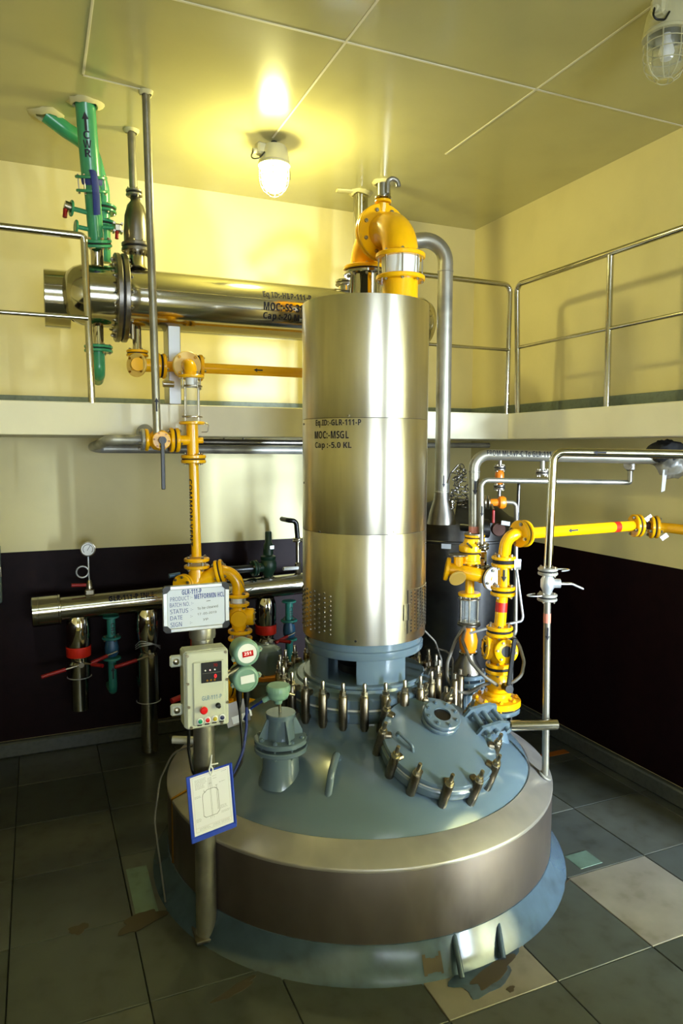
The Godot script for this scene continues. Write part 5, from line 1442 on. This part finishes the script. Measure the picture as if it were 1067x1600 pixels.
# ---------- the pipework at the right ----------
func make_receiver() -> void:
	var C := V(2.593, 0, -4.053)
	var t := thing("steel_receiver", "tall dull stainless vessel with a domed lid, standing behind the reactor", "vessel", C)
	var A := Transform3D(Basis.IDENTITY, C)
	part("shell", Geo.new().lathe(A, [Vector2(0, 0.30), Vector2(0.2, 0.31), Vector2(0.33, 0.37), Vector2(0.38, 0.45), Vector2(0.38, 1.41), Vector2(0.386, 1.415), Vector2(0.386, 1.425), Vector2(0.38, 1.43), Vector2(0.38, 1.52)], 64), M.receiver)
	part("lid", Geo.new().lathe(A, [Vector2(0.385, 1.52), Vector2(0.385, 1.545), Vector2(0.345, 1.56), Vector2(0.27, 1.62), Vector2(0.16, 1.66), Vector2(0, 1.675)], 64), M.receiver)
	for k in 3:
		var a := TAU * k / 3 + 0.4
		part("leg", Geo.new().rod(C + V(sin(a) * 0.27, 0, cos(a) * 0.27), C + V(sin(a) * 0.27, 0.38, cos(a) * 0.27), 0.03, 14), M.receiver)
	part("port", Geo.new().rod(V(2.40, 1.55, -3.85), V(2.40, 1.68, -3.85), 0.05, 22), M.polished)
	part("name_plate", Geo.new().box(on(V(2.33, 1.40, -3.765), V(0.8, 0, 0.6), V(-0.7, 0, 0.7)), V(0.06, 0.03, 0.002)), M.alu)
	# chain on the gooseneck
	t = thing("chain", "heap of steel chain links slung beside the gooseneck pipe", "chain", V(2.33, 1.75, -3.66))
	var g := Geo.new()
	var r := RandomNumberGenerator.new()
	r.seed = 8
	for s in 5:
		var p0 := V(2.315 + s * 0.018, 1.90 - absf(s - 2) * 0.02, -3.66)
		for k in 9:
			var c := p0 + V(sin(k * 0.7 + s) * 0.022, -k * 0.026, r.randf_range(-0.02, 0.03))
			var ring := PackedVector3Array()
			var b := Basis.from_euler(V(r.randf() * 3, r.randf() * 3, r.randf() * 3))
			for i in 13:
				var a := TAU * i / 12
				ring.append(c + b * V(0.011 * cos(a), 0.019 * sin(a), 0))
			g.sweep(ring, 0.0035, 6, false)
	part("links", g, M.dull_steel, t, "stuff")
	part("hook", Geo.new().pipe([V(2.34, 1.91, -3.66), V(2.30, 1.86, -3.675), V(2.268, 1.80, -3.66)], 0.006, 0.02, 8), M.dull_steel)


func make_right_steel() -> void:
	# the lettered pipe
	var t := thing("lettered_pipe", "grey steel pipe lettered in black under the ledge, turning down to the yellow valve group", "pipe", V(2.13, 1.55, -3.166))
	part("pipe", Geo.new().pipe([V(2.132, 1.545, -3.166), V(2.124, 1.975, -3.17), V(3.02, 1.955, -2.76), V(3.2, 1.95, -2.68)], 0.029, 0.075, 24), M.pipe_grey)
	part("band", Geo.new().rod(V(2.1318, 1.56, -3.166), V(2.1312, 1.595, -3.166), 0.0297, 22), M.pink_band)
	part("arrow", arrow(V(2.127, 1.80, -3.168), V(0, -1, 0), V(-0.4, 0, 0.9), 0.029, 0.075, 0.026), M.paint_black)
	var g := Geo.new()
	write(g, "FROM MLAVP-C To GLR-111-P", on(V(2.345, 1.971, -3.07), V(0.909, -0.02, 0.416), V(-0.416, 0.35, 0.909)), 0.36, 0.03, 0.029, "along", 0.002)
	part("lettering", g, M.paint_black)
	weld(V(2.126, 1.885, -3.17), Vector3.UP, 0.029, M.pipe_grey)
	part("drain", Geo.new().rod(V(2.449, 1.96, -3.018), V(2.45, 1.885, -3.018), 0.013, 12), M.pipe_grey)
	joint(V(2.45, 1.88, -3.018), Vector3.UP, 0.036, 0.01, M.dull_steel, 4, 0.006, 0.005)
	t = thing("wrapped_valve", "valve wrapped in dark cloth and torn clear plastic, by the right-hand wall", "valve", V(3.03, 1.9, -2.755))
	var f := FastNoiseLite.new()
	f.seed = 6
	f.frequency = 12.0
	for q in [[V(3.03, 1.985, -2.75), 0.085, M.dark, "cloth", 0.75], [V(3.05, 1.925, -2.73), 0.075, M.bag, "plastic_bag", 0.8]]:
		g = Geo.new()
		var prof: Array = []
		for k in 13:
			var a := PI * k / 12 - PI / 2
			prof.append(Vector2(maxf(0.0, q[1] * cos(a)), q[1] * q[4] * sin(a)))
		g.lathe(Transform3D(Basis.IDENTITY, q[0]), prof, 28)
		for i in g.v.size():
			var o: Vector3 = g.v[i] - q[0]
			g.v[i] = q[0] + o * (1.0 + 0.7 * f.get_noise_3dv(g.v[i]))
			g.n[i] = (o.normalized() + V(f.get_noise_3d(g.v[i].x * 3, g.v[i].y * 3, 1), f.get_noise_3d(g.v[i].x * 3, g.v[i].y * 3, 9), f.get_noise_3d(g.v[i].z * 3, g.v[i].y * 3, 4)) * 0.8).normalized()
		part(q[3], g, q[2])
	part("torn_strip", Geo.new().prism(on(V(2.985, 1.86, -2.71), V(1, 0.5, 0), V(-0.4, 0, 0.9)), PackedVector2Array([Vector2(-0.05, -0.06), Vector2(-0.03, -0.062), Vector2(0.03, 0.03), Vector2(0.01, 0.04)]), 0.002), M.bag)
	# the thinner pipe below it
	t = thing("thin_steel_pipe", "thin grey steel pipe below the lettered one, rising at its end to a small valve", "pipe", V(2.138, 1.53, -3.108))
	part("pipe", Geo.new().pipe([V(2.138, 1.50, -3.108), V(2.132, 1.842, -3.111), V(2.95, 1.825, -2.93), V(2.962, 1.826, -2.92), V(2.962, 1.93, -2.92)], 0.0135, 0.035, 18), M.pipe_grey)
	part("arrow", arrow(V(2.136, 1.68, -3.109), V(0, -1, 0), V(-0.4, 0, 0.9), 0.0135, 0.055, 0.018), M.paint_black)
	var vb := part("valve_body", Geo.new().box(on(V(2.962, 1.915, -2.92), V(1, 0, 0.3), V(-0.3, 0, 1)), V(0.04, 0.055, 0.04), 0.008), M.dull_steel)
	part("hand_wheel", disc(V(2.925, 1.92, -2.90), V(-1, 0, 0.4), 0.026, 0.008), M.dull_steel, vb)
	part("valve_top", disc(V(2.962, 1.945, -2.92), Vector3.UP, 0.026, 0.012), M.dull_steel, vb)
	joint(V(2.139, 1.495, -3.108), Vector3.UP, 0.04, 0.012, M.polished, 4, 0.007, 0.006)
	part("check_valve", Geo.new().lathe(Transform3D(Basis.IDENTITY, V(2.14, 0, -3.105)), [Vector2(0.016, 1.385), Vector2(0.026, 1.395), Vector2(0.026, 1.46), Vector2(0.016, 1.48)], 8, 0, TAU, true), M.mirror)
	joint(V(2.14, 1.378, -3.105), Vector3.UP, 0.045, 0.012, M.polished, 4, 0.007, 0.006, false, M.yellow)
	part("tee_stub", Geo.new().rod(V(2.14, 1.30, -3.105), V(2.14, 1.37, -3.105), 0.014, 12), M.yellow)
	# the riser standing on the jacket
	t = thing("steel_riser", "steel riser standing on the reactor's rim, bending at its top toward the right-hand wall", "pipe", V(2.194, 0.44, -2.62))
	part("pipe", Geo.new().rod(V(2.194, 0.45, -2.62), V(2.184, 1.305, -2.63), 0.0165, 20), M.pipe_grey)
	part("pipe", Geo.new().pipe([V(2.183, 1.452, -2.63), V(2.191, 1.99, -2.623), V(2.55, 1.985, -2.40), V(3.22, 1.97, -1.97)], 0.0195, 0.045, 22), M.polished)
	part("foot", disc(V(2.194, 0.4445, -2.62), V(0.407, 0.857, 0.312), 0.032, 0.008), M.galv)
	part("band", Geo.new().rod(V(2.1855, 1.19, -2.629), V(2.185, 1.235, -2.6293), 0.0172, 18), M.pink_band)
	part("arrow", arrow(V(2.187, 1.14, -2.628), V(0, -1, 0), V(-0.5, 0, 0.86), 0.0165, 0.06, 0.02), M.paint_black)
	part("arrow", arrow(V(2.36, 1.987, -2.518), V(-0.36, 0, -0.223), V(-0.5, 0.1, 0.86), 0.0195, 0.06, 0.02), M.paint_black)
	t = thing("lever_valve", "white ball valve with a bent lever between wire-looped flanges on the steel riser", "valve", V(2.183, 1.375, -2.63))
	joint(V(2.183, 1.435, -2.63), Vector3.UP, 0.046, 0.014, M.galv, 4, 0.006, 0.006)
	joint(V(2.183, 1.312, -2.63), Vector3.UP, 0.046, 0.014, M.galv, 4, 0.006, 0.006)
	part("body", Geo.new().lathe(Transform3D(Basis.IDENTITY, V(2.183, 0, -2.63)), [Vector2(0.018, 1.32), Vector2(0.024, 1.345), Vector2(0.032, 1.36), Vector2(0.032, 1.395), Vector2(0.024, 1.41), Vector2(0.018, 1.428)], 20), M.alu)
	part("bonnet", Geo.new().rod(V(2.19, 1.378, -2.625), V(2.235, 1.378, -2.605), 0.022, 16), M.alu)
	part("lever", Geo.new().sweep(Geo.path([V(2.225, 1.378, -2.60), V(2.285, 1.376, -2.585), V(2.335, 1.352, -2.565)], 0.03), 0.013, 12, true, 0.45), M.alu)
	for q in [[V(2.223, 1.435, -2.61), 1.0], [V(2.145, 1.318, -2.645), -1.0]]:
		var p: Array = []
		for k in 9:
			var a := PI * k / 8 - PI / 2
			p.append(q[0] + V(q[1] * 0.062 * cos(a), 0.005, 0.028 * sin(a)))
		part("earth_wire", Geo.new().sweep(PackedVector3Array(p), 0.0035, 8), M.alu)
	# wall pipes seen under the ledge
	t = plain_pipe("steel_pipe", [V(1.85, 2.03, -4.72), V(XR, 2.035, -4.72)], 0.02, 0, M.galv, "pale horizontal pipe in the shade under the ledge, beyond the gooseneck")
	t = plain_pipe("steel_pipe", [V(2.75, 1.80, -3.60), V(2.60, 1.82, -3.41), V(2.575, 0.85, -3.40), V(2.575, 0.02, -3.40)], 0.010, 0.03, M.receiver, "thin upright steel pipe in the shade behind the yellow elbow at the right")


func make_orange_group() -> void:
	var o := mat("orange", Color(0.78, 0.42, 0.04), 0.35) as Material
	var t := thing("orange_valves", "small steel pipe with orange valves and a red handle, shaded behind the lettered pipe", "valve", V(2.457, 1.6, -3.406))
	part("pipe", Geo.new().rod(V(2.46, 1.68, -3.406), V(2.46, 1.985, -3.406), 0.011, 14), M.dull_steel)
	joint(V(2.46, 1.895, -3.406), Vector3.UP, 0.034, 0.01, M.dull_steel, 4, 0.006, 0.006)
	part("valve_body", Geo.new().lathe(Transform3D(Basis.IDENTITY, V(2.459, 0, -3.406)), [Vector2(0.014, 1.80), Vector2(0.026, 1.815), Vector2(0.026, 1.865), Vector2(0.014, 1.885)], 18), o)
	joint(V(2.459, 1.785, -3.406), Vector3.UP, 0.034, 0.01, M.dull_steel, 4, 0.006, 0.006)
	part("cross_valve", Geo.new().lathe(Geo.frame(V(2.445, 1.697, -3.40), V(0.92, 0, 0.39)), [Vector2(0.014, -0.06), Vector2(0.02, -0.05), Vector2(0.022, 0), Vector2(0.036, 0.01), Vector2(0.038, 0.03), Vector2(0.03, 0.045), Vector2(0, 0.05)], 20), o)
	part("flange", disc(V(2.375, 1.697, -3.43), V(0.92, 0, 0.39), 0.04, 0.014), M.bolt)
	part("flange", disc(V(2.395, 1.697, -3.42), V(0.92, 0, 0.39), 0.04, 0.012), M.bolt)
	part("grip", Geo.new().box(Transform3D(Basis.IDENTITY, V(2.39, 1.62, -3.36)), V(0.016, 0.075, 0.012), 0.004), M.red_grip)
	part("lever", Geo.new().rod(V(2.39, 1.69, -3.38), V(2.39, 1.66, -3.36), 0.006, 8), M.bolt)
	part("drop_pipe", Geo.new().pipe([V(2.48, 1.70, -3.39), V(2.545, 1.695, -3.36), V(2.55, 1.55, -3.36), V(2.56, 0.92, -3.355), V(2.40, 0.905, -3.30)], 0.012, 0.03, 14), M.pipe_grey)
	t = thing("black_valve", "round black valve with a white tag, between the lettered pipe and the yellow elbow", "valve", V(2.44, 1.54, -3.42))
	part("body", Geo.new().lathe(Geo.frame(V(2.455, 1.54, -3.40), V(-0.4, 0, 0.9)), [Vector2(0.02, -0.05), Vector2(0.04, -0.03), Vector2(0.042, 0.0), Vector2(0.036, 0.012), Vector2(0, 0.014)], 22), M.rust)
	part("flange", disc(V(2.38, 1.545, -3.43), V(0.9, 0, 0.4), 0.055, 0.05, 0, 24), M.black)
	part("tag", Geo.new().box(on(V(2.475, 1.578, -3.36), V(1, -0.25, 0), V(-0.4, 0.3, 1)), V(0.05, 0.024, 0.003)), M.alu)
	part("pipe", Geo.new().rod(V(2.36, 1.545, -3.44), V(2.30, 1.545, -3.55), 0.025, 16), M.black)


func make_yellow_stack() -> void:
	var y := M.yellow as Material
	var t := thing("yellow_wall_pipe", "yellow horizontal pipe with a red band, running to flanges at the right-hand wall", "pipe", V(2.6, 1.59, -2.83))
	part("pipe", Geo.new().rod(V(2.165, 1.595, -2.79), V(2.99, 1.593, -2.885), 0.028, 26), y)
	part("band", Geo.new().rod(V(2.795, 1.5935, -2.8625), V(2.838, 1.5934, -2.8675), 0.0287, 24), M.red_band)
	part("arrow", arrow(V(2.47, 1.594, -2.825), V(-1, 0, 0.115), V(-0.2, 0.1, 1), 0.028, 0.07, 0.022), M.paint_black)
	joint(V(2.985, 1.592, -2.885), V(1, 0, 0.25), 0.062, 0.017, y, 4, 0.009, 0.009)
	part("spacer", Geo.new().rod(V(2.99, 1.592, -2.883), V(3.07, 1.592, -2.845), 0.02, 14), M.rust)
	joint(V(3.07, 1.585, -2.845), V(0.8, 0, 0.5), 0.062, 0.017, y, 4, 0.009, 0.009)
	part("pipe", Geo.new().pipe([V(3.06, 1.585, -2.855), V(3.12, 1.583, -2.80), V(3.19, 1.575, -2.5), V(3.21, 1.57, -1.6)], 0.027, 0.08, 22), y)
	for q in [V(3.03, 1.635, -2.845), V(3.10, 1.535, -2.80)]:
		part("tag", Geo.new().box(on(q, V(1, 0.6, 0), V(-0.5, 0.1, 0.8)), V(0.04, 0.024, 0.003)), M.alu)
	t = thing("yellow_valve_stack", "tall yellow stack of elbow, flanges, round sight valve and black lever on the reactor's right", "pipe", V(2.047, 0.745, -2.821))
	joint(V(2.15, 1.596, -2.787), V(1, 0, -0.12), 0.066, 0.02, y, 4, 0.0095, 0.009)
	part("elbow", Geo.new().pipe([V(2.14, 1.596, -2.785), V(2.085, 1.592, -2.785), V(2.067, 1.555, -2.80), V(2.066, 1.47, -2.813)], 0.029, 0.07, 26), y)
	joint(V(2.066, 1.462, -2.813), Vector3.UP, 0.058, 0.017, y, 4, 0.009, 0.018)
	part("tag", Geo.new().box(on(V(2.105, 1.452, -2.755), V(1, 0, 0), V(-0.2, 0, 1)), V(0.034, 0.05, 0.003)), M.alu)
	part("pipe", Geo.new().rod(V(2.067, 1.34, -2.812), V(2.066, 1.45, -2.813), 0.028, 24), y)
	part("arrow", arrow(V(2.066, 1.395, -2.813), V(0, -1, 0), V(-0.5, 0, 0.86), 0.028, 0.06, 0.026), M.paint_black)
	joint(V(2.066, 1.318, -2.813), Vector3.UP, 0.06, 0.018, y, 4, 0.009, 0.01)
	part("pipe", Geo.new().rod(V(2.055, 1.14, -2.817), V(2.063, 1.31, -2.813), 0.028, 24), y)
	part("band", Geo.new().rod(V(2.0585, 1.215, -2.8155), V(2.061, 1.262, -2.8145), 0.0287, 24), M.red_band)
	joint(V(2.054, 1.12, -2.817), Vector3.UP, 0.064, 0.018, y, 6, 0.008, 0.012)
	# globe body with a sight port on each side
	var c := V(2.054, 1.028, -2.817)
	var s := part("sight_body", Geo.new().lathe(Transform3D(Basis.IDENTITY, c), [Vector2(0.03, -0.075), Vector2(0.04, -0.06), Vector2(0.058, -0.03), Vector2(0.06, 0.01), Vector2(0.05, 0.045), Vector2(0.034, 0.065), Vector2(0.03, 0.08)], 30), y)
	for d in [V(-0.3, 0.1, 0.95), V(-0.93, 0.1, -0.33)]:
		var dn: Vector3 = d.normalized()
		var p0 := c + dn * 0.03 + V(0.012, 0, 0)
		part("sight_port", Geo.new().lathe(Geo.frame(p0, dn), [Vector2(0.05, 0), Vector2(0.052, 0.02), Vector2(0.058, 0.028), Vector2(0.058, 0.05), Vector2(0.054, 0.054), Vector2(0.03, 0.056), Vector2(0.024, 0.05)], 32), y, s)
		part("glass", Geo.new().lathe(Geo.frame(p0, dn), [Vector2(0.028, 0.048), Vector2(0.028, 0.0525), Vector2(0, 0.0525)], 24), M.black, s)
		bolts(p0 + dn * 0.045, dn, 0.045, 6, 0.006, 0.02, s)
	joint(V(2.052, 0.935, -2.818), Vector3.UP, 0.062, 0.018, y, 6, 0.008, 0.014)
	part("valve_body", Geo.new().lathe(Transform3D(Basis.IDENTITY, V(2.052, 0, -2.818)), [Vector2(0.06, 0.795), Vector2(0.045, 0.81), Vector2(0.05, 0.83), Vector2(0.062, 0.845), Vector2(0.064, 0.875), Vector2(0.05, 0.9), Vector2(0.035, 0.93)], 32), y)
	part("flange", disc(V(2.05, 0.81, -2.818), Vector3.UP, 0.066, 0.02), y)
	part("base_flange", Geo.new().lathe(Transform3D(Basis.IDENTITY, V(2.047, 0, -2.821)), [Vector2(0, 0.752), Vector2(0.114, 0.752), Vector2(0.118, 0.756), Vector2(0.118, 0.778), Vector2(0.114, 0.782), Vector2(0.075, 0.784), Vector2(0.062, 0.80), Vector2(0, 0.80)], 48), y)
	bolts(V(2.047, 0.762, -2.821), Vector3.UP, 0.097, 8, 0.0105, 0.046, null, true, y)
	part("stem", Geo.new().rod(V(2.056, 0.858, -2.785), V(2.034, 0.865, -2.70), 0.02, 14), M.black)
	part("lever", Geo.new().box(on(V(2.05, 0.985, -2.712), V(0.1, 1, 0.04), V(-0.3, 0, 1)), V(0.25, 0.022, 0.012), 0.003), M.black)
	# the yellow and steel cross behind it
	t = thing("yellow_valve_group", "yellow double valve on a blind-flanged cross, above a glass sight tube and blue nozzle", "valve", V(2.097, 0.735, -3.148))
	joint(V(2.13, 1.535, -3.16), Vector3.UP, 0.055, 0.016, y, 4, 0.008, 0.006, false, M.yellow)
	part("bonnet_plate", disc(V(2.13, 1.555, -3.16), Vector3.UP, 0.056, 0.01), M.dull_steel)
	part("valve_body", Geo.new().lathe(Transform3D(Basis.IDENTITY, V(2.10, 0, -3.15)), [Vector2(0.03, 1.40), Vector2(0.055, 1.415), Vector2(0.056, 1.45), Vector2(0.05, 1.455), Vector2(0.062, 1.468), Vector2(0.062, 1.495), Vector2(0.04, 1.51), Vector2(0.035, 1.53)], 30), y)
	part("gasket", disc(V(2.10, 1.458, -3.15), Vector3.UP, 0.06, 0.008), M.gasket)
	part("flange", disc(V(2.10, 1.41, -3.15), Vector3.UP, 0.064, 0.016), y)
	part("stem", Geo.new().rod(V(2.075, 1.49, -3.10), V(2.02, 1.52, -3.06), 0.006, 8), M.black)
	part("neck", Geo.new().rod(V(2.098, 1.33, -3.148), V(2.10, 1.41, -3.15), 0.028, 22), y)
	part("cross_pipe", Geo.new().rod(V(1.97, 1.375, -3.16), V(2.165, 1.335, -3.05), 0.036, 26), y)
	part("flange", disc(V(1.965, 1.376, -3.163), V(-0.87, 0.18, -0.49), 0.062, 0.02, 0, 36), y)
	part("side_neck", Geo.new().rod(V(2.015, 1.37, -3.135), V(2.015, 1.445, -3.135), 0.024, 20), y)
	part("side_flange", disc(V(2.015, 1.452, -3.135), Vector3.UP, 0.05, 0.012), M.dull_steel)
	part("blind_flange", disc(V(2.168, 1.333, -3.03), V(0.0, -0.08, 1), 0.066, 0.016, 0, 36), M.alu)
	part("gasket", disc(V(2.168, 1.334, -3.042), V(0.0, -0.08, 1), 0.067, 0.008, 0, 36), M.gasket)
	bolts(V(2.168, 1.333, -3.03), V(0.0, -0.08, 1), 0.05, 4, 0.009, 0.022, null, true)
	part("blind_flange", disc(V(1.99, 1.335, -3.10), V(-0.15, -0.5, 0.85), 0.045, 0.014, 0, 30), M.yellow_pale)
	part("lower_neck", Geo.new().rod(V(2.096, 1.235, -3.148), V(2.098, 1.33, -3.148), 0.024, 20), y)
	part("flange", disc(V(2.096, 1.235, -3.148), Vector3.UP, 0.06, 0.018), y)
	sight_tube(V(2.096, 1.082, -3.148), V(2.096, 1.215, -3.148), 0.036, 0.058, 6, M.bolt)
	part("flange", disc(V(2.096, 1.072, -3.148), Vector3.UP, 0.062, 0.016), M.dull_steel)
	part("orange_valve", Geo.new().lathe(Transform3D(Basis.IDENTITY, V(2.095, 0, -3.148)), [Vector2(0.036, 0.925), Vector2(0.045, 0.94), Vector2(0.05, 0.985), Vector2(0.04, 1.03), Vector2(0.03, 1.065)], 26), mat("orange2", Color(0.85, 0.50, 0.03), 0.3))
	part("flange", disc(V(2.094, 0.918, -3.148), Vector3.UP, 0.05, 0.014), M.polished)
	part("reducer", Geo.new().lathe(Transform3D(Basis.IDENTITY, V(2.09, 0, -3.15)), [Vector2(0.085, 0.815), Vector2(0.08, 0.83), Vector2(0.045, 0.89), Vector2(0.04, 0.915)], 30), M.dull_steel)
	part("flange", disc(V(2.086, 0.803, -3.152), Vector3.UP, 0.105, 0.022, 0, 44), M.blue)
	part("flange", disc(V(2.085, 0.766, -3.153), Vector3.UP, 0.108, 0.022, 0, 44), M.blue)
	bolts(V(2.085, 0.77, -3.153), Vector3.UP, 0.092, 8, 0.0105, 0.09, null, true, M.dull_steel)
	make_hoses()


func make_hoses() -> void:
	var t := thing("hose", "grey hose looping low round the front of the yellow valve stack from the sight tube", "hose", V(2.05, 0.9, -2.9))
	part("hose", Geo.new().pipe([V(2.03, 1.075, -3.09), V(1.994, 1.068, -3.061), V(1.940, 1.031, -3.030), V(1.866, 0.935, -2.986), V(1.842, 0.866, -2.952), V(1.871, 0.808, -2.918), V(1.926, 0.798, -2.895), V(1.960, 0.861, -2.815), V(2.0, 0.87, -2.80)], 0.0085, 0.06, 10), M.hose)
	t = thing("hose", "grey hose hanging across the yellow stack from the steel flange of the sight tube", "hose", V(2.04, 0.9, -2.85))
	part("hose", Geo.new().pipe([V(2.04, 1.055, -3.10), V(2.0, 1.05, -3.05), V(1.943, 1.045, -2.974), V(1.904, 0.976, -2.839), V(1.924, 0.928, -2.765), V(1.985, 0.885, -2.76), V(2.02, 0.862, -2.775)], 0.0085, 0.06, 10), M.hose)
	t = thing("hose", "grey hose bowing out on the wall side of the yellow stack, past the black lever", "hose", V(2.15, 0.9, -2.8))
	part("hose", Geo.new().pipe([V(2.09, 1.10, -2.80), V(2.111, 1.105, -2.793), V(2.134, 1.047, -2.761), V(2.150, 0.973, -2.744), V(2.134, 0.910, -2.740), V(2.091, 0.875, -2.75), V(2.075, 0.87, -2.77)], 0.0085, 0.05, 10), M.hose)
	t = thing("steam_tube", "thin bent steel tube linking the sight tube to the pipe behind the yellow stack", "tube", V(2.2, 1.1, -3.0))
	part("tube", Geo.new().pipe([V(2.05, 1.045, -3.07), V(2.12, 1.075, -3.02), V(2.29, 1.115, -2.95), V(2.295, 1.14, -2.95), V(2.255, 1.43, -2.97)], 0.0065, 0.02, 10), M.alu)
	for k in 2:
		t = thing("wiring", ["thin grey wiring drooping from the lantern to the neck clamps, nearest the guard", "thin grey wiring standing up between neck clamps and the small blue nozzle"][k], "cable", V(1.85, 0.8, -3.1))
		var dx := 0.07 * k
		part("wire", Geo.new().pipe([V(1.795 + dx, 1.08 - 0.1 * k, -3.10), V(1.85 + dx, 1.02 - 0.06 * k, -3.08), V(1.875 + dx, 0.93, -3.06), V(1.865 + dx, 0.80, -3.05)], 0.005, 0.06, 8), M.hose)
	for k in 3:
		t = thing("steel_canister", ["small upright steel canister on the dome, first right of the lantern column", "small upright steel canister on the dome, the middle one behind the manhole", "small upright steel canister on the dome, nearest the hose loop"][k], "canister", V(1.86 + k * 0.03, 0.7, -2.98))
		var at := [V(1.775, 0, -2.85), V(1.855, 0, -2.90), V(1.90, 0, -2.92)][k] as Vector3
		var h := [0.09, 0.13, 0.14][k] as float
		t.position = V(at.x, 0.68, at.z)
		org[t] = t.position
		part("body", Geo.new().lathe(Transform3D(Basis.IDENTITY, at), [Vector2(0, 0.66), Vector2(0.019, 0.66), Vector2(0.019, 0.74 + h), Vector2(0.012, 0.748 + h), Vector2(0, 0.75 + h)], 20), M.clamp)
		part("cap", Geo.new().lathe(Transform3D(Basis.IDENTITY, at + V(0, 0.75 + h, 0)), [Vector2(0, 0), Vector2(0.009, 0), Vector2(0.009, 0.025), Vector2(0, 0.028)], 12), M.bolt)


func make_small_things() -> void:
	var t := thing("wall_panel", "edge of a grey-green metal panel on the back wall at the far left", "panel", V(-0.3, 1.0, -4.9))
	part("case", block(V(-0.55, 1.03, ZB), V(-0.225, 1.39, ZB + 0.1), 0.008), M.skirting)
	part("door", block(V(-0.54, 1.05, ZB + 0.1), V(-0.235, 1.37, ZB + 0.112), 0.003), M.skirting)
	part("hinge", Geo.new().rod(V(-0.226, 1.2, ZB + 0.1), V(-0.226, 1.26, ZB + 0.1), 0.006, 8), M.bolt)
	hand_lever_alone()


func hand_lever_alone() -> void:
	var t := thing("valve_handle", "red valve handle poking out low behind the cream control box", "handle", V(0.55, 0.82, -3.7))
	part("grip", Geo.new().rod(V(0.62, 0.665, -3.72), V(0.695, 0.675, -3.75), 0.015, 12), M.red_grip)
	part("rod", Geo.new().rod(V(0.69, 0.674, -3.75), V(0.80, 0.69, -3.79), 0.008, 10), M.bolt)
